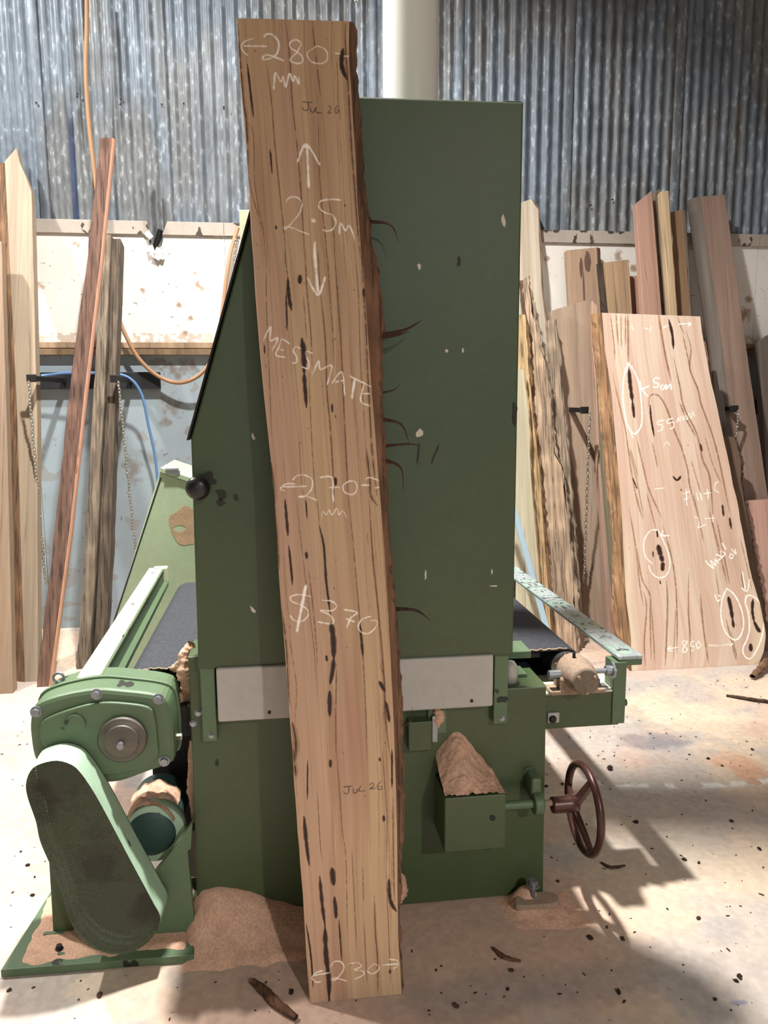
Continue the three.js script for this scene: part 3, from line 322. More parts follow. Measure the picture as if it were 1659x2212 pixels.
board('timber_board', 'long red-brown rough bark board leaning crookedly to the right', B.L4, { t: 0.05, mat: bark('#71544a'), barkR: [0.012, wood('#c68d72', 2), 0.001], seed: 7, wob: 0.006, ns: 60 });
board('timber_board', 'grey weathered narrow board nearer the red-brown bark board', B.L5, { t: 0.11, mat: bark('#82776b'), seed: 8, wob: 0.004, ns: 50 });
board('timber_board', 'dark weathered narrow board right of the other grey board', B.L6, { t: 0.11, mat: bark('#6c6157'), seed: 9, wob: 0.004, ns: 50 });
board('timber_board', 'pale board with a chipped pointed top beside the sander', B.R1, { t: 0.05, mat: wood('#bfae9a', 1), barkR: [0.02, bark('#b39a83'), 0.006], seed: 11, ns: 40 });
board('live_edge_board', 'gnarled brown live-edge board with a torn knob halfway down', B.R2, { t: 0.05, mat: bark('#cbb49e'), barkR: [0.02, barkGrey, 0.02, 120], barkL: [0.01, barkDark, 0.008], seed: 12, wob: 0.016, ns: 70 });
board('live_edge_board', 'golden fibrous live-edge strip left of the gnarled board', B.R3, { t: 0.045, mat: barkGold, barkR: [0.02, bark('#9b7650'), 0.014, 110], seed: 13, wob: 0.008, ns: 60 });
board('timber_board', 'smooth pale green-white board against the sander side', B.R4, { t: 0.04, mat: wood('#c4b89b', 0), barkR: [0.012, barkGold, 0.008], seed: 14 });
board('live_edge_board', 'grey knobbly barked board beside the peg with chain', B.R5, { t: 0.05, mat: bark('#b5a594'), barkR: [0.015, barkGrey, 0.01], seed: 15, wob: 0.006, ns: 60 });
board('timber_board', 'wide tan board with a slanting top behind the chain', B.R6, { t: 0.05, mat: wood('#b39780', 2), seed: 16 });
board('timber_board', 'thin pink board edge between wide tan board and slab', B.R6b, { t: 0.045, mat: wood('#caa08c', 0), seed: 17 });
board('timber_board', 'narrow olive-grey board just behind the slab bark', B.R6c, { t: 0.045, mat: wood('#77715a', 1), seed: 18 });
board('timber_board', 'tan board with two dark gum stains near its top', B.R7, { t: 0.05, mat: wood('#b08f75', 2), barkR: [0.03, barkDark, 0.006], seed: 19 });
board('timber_board', 'striped cream and brown board below the white wall', B.R8, { t: 0.05, mat: wood('#ab8a66', 0), barkL: [0.03, bark('#43352c'), 0.003], seed: 20 });
board('timber_board', 'short pink-brown board showing between the taller boards', B.R9, { t: 0.05, mat: wood('#b98873', 1), barkR: [0.01, barkDark, 0.004], seed: 21 });
board('timber_board', 'tall pink board with a slant cut top', B.R10, { t: 0.05, mat: wood('#bd8f7b', 2), seed: 22 });
board('timber_board', 'tall grey bark board between the pink and pale ones', B.R11, { t: 0.05, mat: bark('#8f8475'), seed: 23, wob: 0.006, ns: 50 });
board('timber_board', 'tall narrow pale board with yellow flecks', B.R12, { t: 0.05, mat: wood('#cdae86', 0), barkR: [0.012, barkGold, 0.004], seed: 24 });
board('timber_board', 'tall brown board with a grey right edge', B.R13, { t: 0.05, mat: wood('#8d6c4c', 1), barkR: [0.03, bark('#9a9088'), 0.003], seed: 25 });
board('timber_beam', 'long thick brown beam leaning at the far right', B.R14, { t: 0.11, mat: wood('#977b6d', 2, 0.65), seed: 26, cat: 'beam', barkL: [0.05, wood('#6f625a', 0), 0.001] });
board('timber_board', 'dark round-topped board at the right edge of view', B.R15, { t: 0.06, mat: wood('#6e6058', 0), seed: 27 });
board('timber_board', 'short salmon pink board right of the big slab', B.R16, { t: 0.05, mat: wood('#cf9f90', 1, 0.6), seed: 28 });
board('timber_board', 'red-brown board peeping out beside the slab top', B.R17, { t: 0.04, mat: wood('#9b6a58', 0), seed: 29 });
board('live_edge_board', 'dark barked board behind the right edge of the big slab', B.R18, { t: 0.045, mat: wood('#6f5645', 1), barkR: [0.02, barkDark, 0.016, 110], seed: 30 });
{ // gum stains on the tan board
  const m = std({ color: '#5a4334', roughness: 0.8 });
  const t = scene.children.find((c) => c.userData.label === 'tan board with two dark gum stains near its top');
  for (const [x, y, w, h] of [[0.085, 2.40, 0.022, 0.075], [0.038, 2.36, 0.012, 0.07], [0.05, 2.22, 0.006, 0.12]]) { const pts = []; for (let i = 0; i < 16; i++) { const a = i / 16 * Math.PI * 2, r = 0.75 + 0.5 * vn(i * 0.8, w * 900, 3); pts.push([x + Math.cos(a) * w * r, y + Math.sin(a) * h * r]); } M('gum_stain', prism(pts, -0.001, 0.0006, 0), m, t); }
}
// painted face textures for the two slabs with writing
function faceTexture(W, H, bx, by, d, colours, grain, dark, chalk, pencil, s0, O) {
  const c = document.createElement('canvas'); c.width = W; c.height = H; const g = c.getContext('2d'), im = g.createImageData(W, H);
  for (let j = 0; j < H; j++) {
    const y = by[1] - (j + 0.5) / H * (by[1] - by[0]), s = clamp(y / d.L[d.L.length - 1][1]), a = along(d.L, s)[0], b = along(O ?? d.R, s)[0];
    for (let i = 0; i < W; i++) {
      const x = bx[0] + (i + 0.5) / W * (bx[1] - bx[0]), f = (x - a) / (b - a) * colours.w, ff = f + 0.012 * (fbm(f * 18, y * 3, s0, 2) - 0.5);
      const n1 = fbm(ff * 22, y * 0.9, s0 + 1, 3), n2 = fbm(ff * 130, y * 3.2, s0 + 3, 3), n3 = fbm(ff * 9, y * 0.7, s0 + 5, 3), n4 = fbm(ff * 40, y * 1.5, s0 + 7, 3);
      let q = mixc(colours.a, colours.b, sm(0.38, 0.66, n1)); q = mixc(q, colours.c, sm(0.5, 0.72, n3) * 0.7); q = mixc(q, colours.d, sm(0.6, 0.78, n4) * 0.28);
      const k = 0.95 + 0.1 * n2, e = (j * W + i) * 4; im.data[e] = clamp(q[0] * k) * 255; im.data[e + 1] = clamp(q[1] * k) * 255; im.data[e + 2] = clamp(q[2] * k) * 255; im.data[e + 3] = 255;
    }
  }
  g.putImageData(im, 0, 0);
  const sx = W / (bx[1] - bx[0]), sy = H / (by[1] - by[0]);
  g.setTransform(sx / 1000, 0, 0, -sy / 1000, -bx[0] * sx, by[1] * sy); g.lineCap = 'round'; g.lineJoin = 'round';
  let rs = s0; const q = () => hash(rs++, 1, 7);
  function pts(st) { const a = []; for (let i = 1; i < st.length; i += 2) a.push(new THREE.Vector2(st[i], st[i + 1])); const n = Math.max(2, Math.round(a.reduce((t, p, i) => i ? t + p.distanceTo(a[i - 1]) : 0, 0) / 3)); return a.length > 2 ? new THREE.SplineCurve(a).getSpacedPoints(n) : Array.from({ length: n + 1 }, (_, i) => a[0].clone().lerp(a[1], i / n)); }
  // broken, uneven strokes
  function draw(list, style, opt) { for (const st of list) { const p = pts(st), w = st[0]; for (let i = 0; i < p.length - 1; i++) { const e = opt.taper ? Math.min(1, 0.35 + 4 * Math.min(i, p.length - 2 - i) / p.length) : 1, n = vn(i * 0.35, w * 7 + st[1], s0); if (opt.gap && n < opt.gap) continue; g.globalAlpha = opt.al * (0.65 + 0.5 * q()); g.lineWidth = w * opt.w * e * (0.75 + 0.5 * n); g.strokeStyle = style; g.beginPath(); const jx = opt.j * (q() - 0.5), jy = opt.j * (q() - 0.5); g.moveTo(p[i].x + jx, p[i].y + jy); g.lineTo(p[i + 1].x + jx, p[i + 1].y + jy); g.stroke(); } } g.globalAlpha = 1; }
  for (let i = 0; i < (O ? 150 : 110); i++) {
    let f = q(); if (O && i % 3 === 0) f = 0.8 + 0.2 * q(); const s1 = q() * 0.95, len = 0.05 + 0.3 * q(), n = 26, dr = 0.012 * (q() - 0.5); g.strokeStyle = q() < 0.75 ? '#6e452c' : '#e9cfae'; g.lineWidth = 0.5 + 1.7 * q() * q();
    for (let k = 0; k < n; k++) { const A = clamp(s1 + len * k / n), Bq = clamp(s1 + len * (k + 1) / n), pa = along(d.L, A), pb = along(d.R, A), pc = along(d.L, Bq), pd = along(d.R, Bq), w1 = f + dr * Math.sin(k * 0.3), w2 = f + dr * Math.sin((k + 1) * 0.3); g.globalAlpha = 0.34 * Math.sin(Math.PI * (k + 0.5) / n) * (0.5 + q()); g.beginPath(); g.moveTo((pa[0] + (pb[0] - pa[0]) * w1) * 1000, pa[1] * 1000); g.lineTo((pc[0] + (pd[0] - pc[0]) * w2) * 1000, pc[1] * 1000); g.stroke(); }
  }
  draw(grain, '#8a6040', { al: 0.14, w: 2.4, j: 1, taper: true }); draw(grain, O ? '#3a2417' : '#573b29', { al: O ? 0.7 : 0.5, w: O ? 0.62 : 0.55, j: 0.6, gap: 0.2, taper: true });
  draw(dark, '#6b4028', { al: 0.35, w: 1.5, j: 1, taper: true }); draw(dark, '#22120b', { al: 0.95, w: 0.95, j: 1, taper: true });
  for (let i = 0; i < 40; i++) { const s = q(), a = along(d.L, s), b = along(d.R, s), f = q(); g.globalAlpha = 0.75; g.fillStyle = '#3a2115'; g.beginPath(); g.ellipse((a[0] + (b[0] - a[0]) * f) * 1000, a[1] * 1000, 0.6 + 1.1 * q(), 1 + 3.4 * q() * q(), 0, 0, 7); g.fill(); }
  if (pencil) draw(pencil, '#3b3129', { al: 0.6, w: 0.8, j: 0.4 });
  draw(chalk, '#f6efe6', { al: 0.44, w: 0.95, j: 0.9 }); draw(chalk, '#fffaf3', { al: 0.34, w: 0.7, j: 1.6, gap: 0.34 });
  const t = new THREE.CanvasTexture(c); t.colorSpace = THREE.SRGBColorSpace; t.anisotropy = 4; return t;
}
const hexc = (h) => [parseInt(h.slice(1, 3), 16) / 255, parseInt(h.slice(3, 5), 16) / 255, parseInt(h.slice(5, 7), 16) / 255];
const boxUV = (bx, by) => (g, x0) => { const p = g.attributes.position, uv = new Float32Array(p.count * 2); for (let i = 0; i < p.count; i++) { const z = Math.min(0, p.getZ(i)); uv[i * 2] = (p.getX(i) + x0 + z * 0.0 - bx[0]) / (bx[1] - bx[0]); uv[i * 2 + 1] = (p.getY(i) - by[0]) / (by[1] - by[0]); } g.setAttribute('uv', new THREE.BufferAttribute(uv, 2)); return g; };
{
  const bx = [-0.11, 0.30], by = [0, 2.42];
  const t = faceTexture(768, 2048, bx, by, HERO, { w: 0.28, a: hexc('#b8957b'), b: hexc('#a88069'), c: hexc('#bda07a'), d: hexc('#8a6149') }, grainH, darkH, chalkH, pencilH, 900, HERO.O);
  const mat = std({ map: t, roughness: 0.62 });
  const h = board('timber_slab', 'long chalk-marked slab priced $370 leaning against the green sander', HERO, { t: 0.045, mat, seed: 41, cat: 'slab', ns: 60, uv: boxUV(bx, by), barkR: [HERO.O, bark('#86634c'), 0.0075, 190] });
  // splinters of bark sticking out of the live edge
  const spl = bark('#4d3426');
  for (const [x, y, dx, dy, r] of [[0.262, 1.66, 0.082, 0.034, 0.0055], [0.262, 1.655, 0.05, 0.012, 0.004], [0.268, 1.46, 0.04, -0.075, 0.004], [0.29, 1.392, 0.045, -0.008, 0.0028], [0.255, 1.94, 0.035, -0.06, 0.0035], [0.277, 1.36, 0.012, -0.09, 0.004], [0.266, 1.52, 0.022, 0.022, 0.0025], [0.284, 0.985, 0.07, -0.04, 0.0045], [0.29, 0.68, 0.012, 0.05, 0.0035]]) {
    const x0 = HERO.L[0][0], pts = [new THREE.Vector3(x - x0 - 0.045, y - 0.006, -0.022), new THREE.Vector3(x - x0 + dx * 0.45, y + dy * 0.3, -0.012), new THREE.Vector3(x - x0 + dx, y + dy, -0.016)];
    const c = new THREE.CatmullRomCurve3(pts), g = new THREE.TubeGeometry(c, 10, r, 6), p = g.attributes.position; for (let i = 0; i < p.count; i++) { const q = Math.floor(i / 7) / 10, cc = c.getPoint(q), f = 1 - 0.92 * q; p.setXYZ(i, cc.x + (p.getX(i) - cc.x) * f, cc.y + (p.getY(i) - cc.y) * f * 1.5, cc.z + (p.getZ(i) - cc.z) * f); }
    g.computeVertexNormals(); M('splinter', metreUV(g), spl, h);
  }
}
{
  const bx = [1.82, 2.68], by = [0, 2.07];
  const t = faceTexture(800, 1664, bx, by, BIG, { w: 0.7, a: hexc('#d2baa7'), b: hexc('#c8a996'), c: hexc('#d6c3a6'), d: hexc('#b3927a') }, grainB, darkB, chalkB, null, 950);
  board('timber_slab', 'wide pale slab with chalk circles leaning on the right boards', BIG, { t: 0.055, mat: std({ map: t, roughness: 0.62 }), seed: 43, cat: 'slab', ns: 60, wob: 0.004, uv: boxUV(bx, by), barkL: [BIG.O, bark('#a5805c'), 0.008, 130] });
}

// ------------------------------------------------------------------ the wide belt sander (one machine, bolted together)
const S = thing('belt_sander', 'tall green wide belt sander with conveyor and handwheel', 'machine', [0, 0, 0]);
{
  // base
  M('base_cabinet', prism([[-0.282, 0.004], [0.745, 0.004], [0.738, 0.661], [0.605, 0.661], [0.605, 0.80], [-0.276, 0.80]], -0.17, -0.01, 0.004), green, S);
  M('base_frame', box2(-0.26, 0.72, 0.004, 0.6, -1.3, -0.165), green, S);
  M('upper_cover', prism([[-0.244, 0.782], [0.62, 0.777], [0.619, 2.231], [0.022, 2.226], [-0.237, 1.398]], -0.08, 0.04, 0.005), green, S);
  { const dx = 0.259, dy = 0.828, l = Math.hypot(dx, dy), g = box(0.005, l + 0.02, 0.135, 0, 0, 0, 0.001); g.rotateZ(-Math.atan2(dx, dy)); g.translate(-0.112, 1.815, -0.017); M('sloping_lid', metreUV(g), darkSteel, S); }
  M('sanding_head', box2(0.06, 0.46, 0.9, 2.12, -1.25, -0.075), green, S);
  M('white_strip', box2(-0.197, 0.562, 0.634, 0.785, 0.012, 0.05, 0.006), whitePaint, S);
  for (const x of [-0.06, 0.262, 0.50]) M('screw', cyl(0.0045, 0.004, 'z', x, 0.655, 0.051, 10), darkSteel, S);
  for (const [x0, x1] of [[-0.242, -0.203], [0.572, 0.613]]) { const b = M('slide_bar', box2(x0, x1, 0.568, 0.79, -0.012, 0.022), greenWorn, S); M('bolt_head', bolt(0.006, 0.008, 'z', (x0 + x1) / 2 + 0.004, 0.585, 0.025), steel, b); }
  for (const [x, y] of [[-0.255, 0.64], [-0.27, 0.61]]) M('bolt_head', bolt(0.007, 0.01, 'z', x, y, -0.006), steel, S);
  // black knob
  const k = M('knob', lathe([[0.001, 0.022], [0.018, 0.022], [0.029, 0.012], [0.031, 0], [0.028, -0.012], [0.014, -0.018], [0.010, -0.03], [0.001, -0.03]], 'z', 0, 0, 0), black, S); k.position.set(-0.222, 1.271, 0.068);
  M('lifting_bolt', merge([cyl(0.007, 0.02, 'y', 0.61, 2.238, -0.02, 10), box(0.045, 0.006, 0.02, 0.608, 2.248, -0.02)]), darkSteel, S);
  // scraps of old glue and paint on the cover
  const patch = std({ color: '#c9c3b4', roughness: 0.9 });
  const dark = std({ color: '#2c2f28', roughness: 0.8 });
  const blot = (n, mat, x, y, z, w, h, a, s) => { const pts = []; for (let i = 0; i < 14; i++) { const t = i / 14 * Math.PI * 2, r = 0.55 + 0.7 * vn(i * 1.1, s, 13); pts.push([Math.cos(t) * w * r, Math.sin(t) * h * r]); } const m = M(n, prism(pts, -0.0012, 0.0012, 0), mat, S); m.position.set(x, y, z); m.rotation.z = a; };
  const cz = 0.0405; [[0.572, 1.942, 0.006, 0.015, 0.2, 1], [0.352, 1.825, 0.005, 0.008, 0, 2], [0.354, 1.401, 0.010, 0.011, 0, 3], [0.424, 1.615, 0.004, 0.005, 0.5, 4], [0.468, 1.617, 0.003, 0.006, 0, 5], [-0.08, 1.397, 0.004, 0.01, 0.3, 6], [-0.095, 0.94, 0.004, 0.011, 0.6, 7], [0.37, 1.02, 0.0025, 0.016, 0, 8], [0.555, 1.02, 0.0025, 0.008, 0, 9], [0.56, 0.98, 0.012, 0.002, 0, 10]].forEach(([x, y, w, h, a, s]) => blot('glue_spot', patch, x, y, cz, w, h, a, s));
  [[0.35, 1.35, 0.003, 0.026, -0.1, 21], [0.395, 1.345, 0.0025, 0.03, -0.4, 22], [0.456, 1.84, 0.005, 0.012, 0, 23], [-0.165, 1.25, 0.02, 0.016, -0.5, 24], [-0.2, 1.29, 0.022, 0.02, -0.6, 25], [-0.17, 1.23, 0.012, 0.012, 0, 26], [-0.13, 1.24, 0.006, 0.012, 0.4, 27], [0.61, 1.45, 0.008, 0.03, 0, 28]].forEach(([x, y, w, h, a, s]) => blot('dark_smear', dark, x, y, cz, w, h, a, s));
  [[0.46, 0.195, 0.03, 0.016, 0.2, 31], [0.57, 0.17, 0.012, 0.014, 0, 32], [0.5, 0.2, 0.012, 0.01, 0, 33], [0.595, 0.64, 0.02, 0.01, 0, 34], [-0.21, 0.49, 0.005, 0.01, 0, 35]].forEach(([x, y, w, h, a, s]) => blot('dark_smear', dark, x, y, y > 0.6 ? 0.0225 : -0.0095, w, h, a, s));
  // duct and back post
  M('dust_duct', cyl(0.09, 3.4, 'y', 0.435, 3.78, -0.6, 40), std({ color: '#eff0ee', roughness: 0.22, metalness: 0 }), S);
  M('back_post', box2(-0.157, -0.09, 0.6, 2.235, -1.26, -1.2), cream, S);
  // conveyor: belt loop, rollers, side rails
  { const r = 0.055, xl = -0.43, xr = 0.865, yc = 0.65, z0 = -1.28, z1 = -0.2, pts = []; for (let i = 0; i <= 18; i++) { const a = -Math.PI / 2 - i / 18 * Math.PI; pts.push([xl + Math.cos(a) * r, yc + Math.sin(a) * r]); } for (let i = 0; i <= 18; i++) { const a = Math.PI / 2 - i / 18 * Math.PI; pts.push([xr + Math.cos(a) * r, yc + Math.sin(a) * r]); }
    const inner = pts.map(([x, y]) => { const cx = x < 0 ? xl : xr, d = Math.hypot(x - cx, y - yc); return [cx + (x - cx) * (d - 0.006) / d, yc + (y - yc) * (d - 0.006) / d]; }).reverse();
    M('conveyor_belt', prism(pts, z0, z1, 0, [inner]), rubber, S);
    for (const x of [xl, xr]) { const ro = M('roller', cyl(0.047, 1.07, 'z', x, yc, -0.74, 30), darkSteel, S); M('end_ring', lathe([[0.02, 0.004], [0.045, 0.004], [0.047, 0], [0.045, -0.02], [0.02, -0.02]], 'z', x, yc, -0.2), steel, ro); for (let i = 0; i < 5; i++) { const a = i / 5 * 6.283 + 0.4; M('bolt_head', bolt(0.006, 0.008, 'z', x + Math.cos(a) * 0.033, yc + Math.sin(a) * 0.033, -0.192), dusty, ro); } }
    const fray = std({ color: '#b59a7c', roughness: 1 }); for (const [a, b] of [[-0.45, -0.26], [0.66, 0.87]]) { const p = []; for (let i = 0; i <= 24; i++) { const x = a + (b - a) * i / 24; p.push([x, 0.705 + 0.006 * (rnd() - 0.4), z1 + 0.004 * (rnd() - 0.3)]); } M('frayed_edge', tube(p, 0.0022, 60, 5), fray, S); }
    M('conveyor_support', box2(-0.44, -0.262, 0.12, 0.585, -1.25, -0.3), darkSteel, S); M('conveyor_bed', box2(-0.36, 0.79, 0.672, 0.69, -1.27, -0.22), darkSteel, S);
  }
  // left pale bar
  { const b = M('side_bar', box2(-0.03, 0.03, -0.07, 0, -1.36, 0, 0.006), cream, S); b.position.set(-0.548, 0.75, -0.04); b.rotation.y = R(1.5); const s = M('bar_flange', merge([box2(0.031, 0.037, -0.012, -0.004, -1.34, 0), box2(0.031, 0.035, -0.075, -0.02, -1.34, 0), box2(0.03, 0.055, -0.08, -0.06, -1.34, 0)]), greenWorn, b); M('end_bracket', box2(-0.01, 0.05, -0.06, 0.0, -1.39, -1.34), cream, b); }
  // right rail, post, beam, bearing
  { const r = M('guide_rail', box2(-0.04, 0.04, -0.012, 0, -1.28, 0.0), railSteel, S); r.position.set(1.035, 0.707, -0.1); r.rotation.y = R(0.7); M('rail_lip', box2(-0.036, 0.04, -0.032, -0.011, -0.012, -0.002), greenWorn, r);
    M('rail_post', box2(0.98, 1.022, 0.492, 0.69, -0.16, -0.094), greenWorn, S); M('rail_post', box2(0.98, 1.022, 0.0, 0.69, -1.3, -1.24), greenWorn, S);
    M('cross_beam', box2(0.735, 1.006, 0.486, 0.597, -0.19, -0.1), green, S); M('cross_beam', box2(0.715, 1.008, 0.486, 0.597, -1.29, -1.2), green, S);
    M('beam_flange', box2(0.735, 1.008, 0.595, 0.603, -0.25, -0.098), cream, S);
    M('side_bolt', bolt(0.011, 0.022, 'x', 1.03, 0.545, -0.13), green, S); M('plate', box2(0.775, 0.812, 0.507, 0.54, -0.101, -0.094), whitePaint, S); M('bolt_head', bolt(0.009, 0.012, 'z', 0.79, 0.52, -0.09), darkSteel, S);
    const b = M('bearing_housing', merge([lathe([[0.001, 0.066], [0.036, 0.066], [0.042, 0.06], [0.043, 0.03], [0.049, 0.024], [0.052, 0.0], [0.05, -0.045], [0.035, -0.055], [0.001, -0.055]], 'z', 0.862, 0.664, -0.09), box2(0.805, 0.915, 0.602, 0.66, -0.145, -0.07, 0.012), box2(0.775, 0.95, 0.602, 0.616, -0.14, -0.075, 0.004)]), dusty, S);
    M('end_cap', lathe([[0.001, 0.006], [0.036, 0.006], [0.041, 0.0], [0.041, -0.01], [0.001, -0.01]], 'z', 0.862, 0.662, -0.022), darkDust, b); for (const a of [0.6, 2.5, 4.7]) M('bolt_head', bolt(0.005, 0.008, 'z', 0.862 + Math.cos(a) * 0.03, 0.662 + Math.sin(a) * 0.03, -0.013), dusty, b); M('grease_nipple', cyl(0.005, 0.018, 'y', 0.85, 0.722, -0.09, 8), darkSteel, b);
    const rod = M('adjusting_rod', cyl(0.008, 0.09, 'x', 0.945, 0.664, -0.1, 12), steel, S); M('nut', cyl(0.016, 0.018, 'x', 0.965, 0.664, -0.1, 6), steel, rod); M('washer', cyl(0.026, 0.006, 'x', 0.977, 0.664, -0.1, 20), steel, rod);
    M('clamp_bolt', merge([box2(0.905, 0.965, 0.603, 0.615, -0.13, -0.09), bolt(0.013, 0.02, 'y', 0.93, 0.626, -0.11)]), steel, S);
    M('left_stub', cyl(0.014, 0.05, 'x', 0.8, 0.66, -0.1, 14), steel, S);
    M('top_plate', box2(0.63, 0.745, 0.688, 0.712, -0.28, -0.175), greenWorn, S); M('shoulder_plate', box2(0.62, 0.705, 0.661, 0.672, -0.16, -0.09), greenWorn, S); M('rounded_cap', lathe([[0.001, 0.065], [0.012, 0.063], [0.021, 0.05], [0.023, 0.03], [0.022, 0], [0.001, 0]], 'y', 0.643, 0.661, -0.06), whitePaint, S);
  }
  // small boxes under the strip, crank box, shaft and handwheel
  M('switch_box', box2(0.325, 0.392, 0.504, 0.592, -0.01, 0.028), green, S); M('switch_lever', box2(0.394, 0.412, 0.52, 0.6, -0.005, 0.015), steel, S); M('bracket', box2(0.385, 0.44, 0.54, 0.63, -0.012, 0.0), greenWorn, S);
  M('crank_box', box2(0.408, 0.58, 0.251, 0.413, -0.012, 0.13, 0.004), green, S); M('screw', cyl(0.008, 0.006, 'z', 0.543, 0.345, 0.13, 10), darkSteel, S); M('crank_pin', cyl(0.009, 0.05, 'y', 0.475, 0.232, 0.03, 10), darkSteel, S);
  M('crank_shaft', cyl(0.013, 0.14, 'x', 0.645, 0.338, 0.06, 18), greenWorn, S); M('crank_shaft', cyl(0.009, 0.06, 'x', 0.725, 0.336, 0.06, 16), dusty, S);
  M('shaft_bracket', merge([lathe([[0.014, 0.014], [0.028, 0.014], [0.031, 0.01], [0.031, -0.01], [0.028, -0.014], [0.014, -0.014]], 'x', 0.695, 0.337, 0.06), box2(0.678, 0.71, 0.34, 0.41, -0.012, 0.055, 0.01)]), greenWorn, S); M('bolt_head', bolt(0.012, 0.016, 'z', 0.69, 0.4, 0.0), greenWorn, S);
  const hw = M('handwheel', (() => { const g = new THREE.TorusGeometry(0.124, 0.0115, 14, 48); g.rotateY(Math.PI / 2); return metreUV(g.translate(0.835, 0.312, 0.06)); })(), redIron, S);
  M('hub', lathe([[0.009, -0.052], [0.022, -0.052], [0.024, -0.048], [0.024, -0.012], [0.026, 0.0], [0.026, 0.024], [0.009, 0.024]], 'x', 0.79, 0.329, 0.06), redIron, hw).rotation.set(0, 0, 0);
  for (let i = 0; i < 3; i++) { const a = i / 3 * Math.PI * 2 + 0.5, g = new THREE.BoxGeometry(0.014, 0.11, 0.026, 1, 4, 1), p = g.attributes.position; for (let k = 0; k < p.count; k++) { const y = p.getY(k) + 0.055; p.setX(k, p.getX(k) + 0.03 * (y / 0.11)); p.setZ(k, p.getZ(k) * (1 - 0.25 * y / 0.11)); } g.computeVertexNormals(); g.translate(0, 0.065, 0).rotateX(a).translate(0.805, 0.32, 0.06); M('spoke', metreUV(g), redIron, hw); }
  // front right foot
  M('foot_plate', prism(smoothLoop([[0.632, -0.08], [0.69, -0.088], [0.75, -0.086], [0.766, -0.07], [0.763, -0.045], [0.70, -0.03], [0.64, -0.05]], 40), 0, 0.016, 0.003).rotateX(-Math.PI / 2).translate(0, 0.022, 0), dusty, S); M('levelling_bolt', merge([cyl(0.007, 0.09, 'y', 0.69, 0.045, 0.055, 10), bolt(0.014, 0.018, 'y', 0.69, 0.085, 0.055)]), steel, S);
  // gearbox
  const G = M('gearbox', prism(smoothLoop(GEAR, 80), -0.13, 0.05, 0.012), greenWorn, S);
  M('front_plate', prism(smoothLoop(GEARIN, 70), 0.045, 0.062, 0.004), greenWorn, G); GEARBOLT.forEach(([x, y]) => M('bolt_head', bolt(0.011, 0.014, 'z', x, y, 0.056), steel, G));
  M('flange', prism(smoothLoop(GEAR.map(([x, y]) => [x + (x + 0.5) * 0.035, y + (y - 0.61) * 0.05]), 80), -0.045, -0.03, 0.003), greenWorn, G);
  { const [c, d] = GEARC; M('shaft_cover', lathe([[0.001, 0.022], [0.042, 0.022], [0.044, 0.018], [0.044, 0.012], [0.058, 0.012], [0.062, 0.008], [0.062, -0.012], [0.001, -0.012]], 'z', c[0], c[1], 0.066), std({ color: '#756e62', map: steelTex, roughness: 0.5, metalness: 0.3 }), G); M('shaft_stub', cyl(0.009, 0.02, 'z', c[0], c[1] - 0.004, 0.095, 14), steel, G); M('plug', cyl(0.027, 0.008, 'z', d[0], d[1], 0.063, 28), greenWorn, G); M('oil_plug', cyl(0.008, 0.014, 'x', -0.306, 0.583, 0.01, 10), cream, G); M('eye_lug', new THREE.TorusGeometry(0.014, 0.004, 8, 16).translate(-0.636, 0.735, -0.08), steel, G); M('red_mark', box(0.012, 0.003, 0.004, -0.546, 0.738, 0.03), std({ color: '#8d4a3f', roughness: 0.6 }), G); }
  M('gearbox_arm', box2(-0.36, -0.26, 0.55, 0.64, -0.12, -0.06), darkSteel, S);
  // belt guard with perforated front
  const pc = new Uint8Array(64 * 64 * 4); for (let j = 0; j < 64; j++) for (let i = 0; i < 64; i++) { let m = 9; for (const [a, b] of [[0, 0], [1, 0], [0, 1], [1, 1], [0.5, 0.5]]) m = Math.min(m, Math.hypot((i + 0.5) / 64 - a, ((j + 0.5) / 64 - b) * 1.4)); const v = m < 0.26 ? 0 : 255, k = (j * 64 + i) * 4; pc[k] = pc[k + 1] = pc[k + 2] = v; pc[k + 3] = 255; }
  const pt = new THREE.DataTexture(pc, 64, 64); pt.wrapS = pt.wrapT = THREE.RepeatWrapping; pt.magFilter = THREE.LinearFilter; pt.repeat.set(1 / 0.0052, 1 / 0.0073); pt.needsUpdate = true;
  const perfMap = tex(256, 256, (u, v) => { const n = fbm(u * 4, v * 5, 601, 4), q = fbm(u * 20, v * 20, 605, 3); let c = mixc([0.95, 0.95, 0.95], [0.55, 0.45, 0.42], sm(0.5, 0.7, n) * 0.7); return mixc(c, [0.75, 0.8, 0.75], sm(0.62, 0.75, q) * 0.5); }); perfMap.repeat.set(2, 2);
  const perf = std({ color: '#454c36', map: perfMap, alphaMap: pt, transparent: true, alphaTest: 0.5, roughness: 0.6, side: THREE.DoubleSide });
  const gl = smoothLoop(GUARD, 110);
  const gs = new THREE.Shape(gl.map((p) => new THREE.Vector2(...p))); const gd = M('guard_mesh', metreUV(new THREE.ShapeGeometry(gs).translate(0, 0, 0.16)), perf, S);
  { const rows = [[], [], []]; const cx = gl.reduce((a, p) => a + p[0], 0) / gl.length, cy = gl.reduce((a, p) => a + p[1], 0) / gl.length; for (let i = 0; i <= gl.length; i++) { const p = gl[i % gl.length], k = 1.004; rows[0].push([p[0], p[1], 0.161]); rows[1].push([cx + (p[0] - cx) * k, cy + (p[1] - cy) * k, 0.155]); rows[2].push([cx + (p[0] - cx) * 1.03, cy + (p[1] - cy) * 1.012, 0.068]); } const g = gridGeo(rows); g.computeVertexNormals(); M('guard_band', metreUV(toCreasedNormals(g, 0.5)), mint, S); M('guard_back', prism(gl.map(([x, y]) => [cx + (x - cx) * 1.025, cy + (y - cy) * 1.01]), 0.062, 0.07, 0.001), green, S);
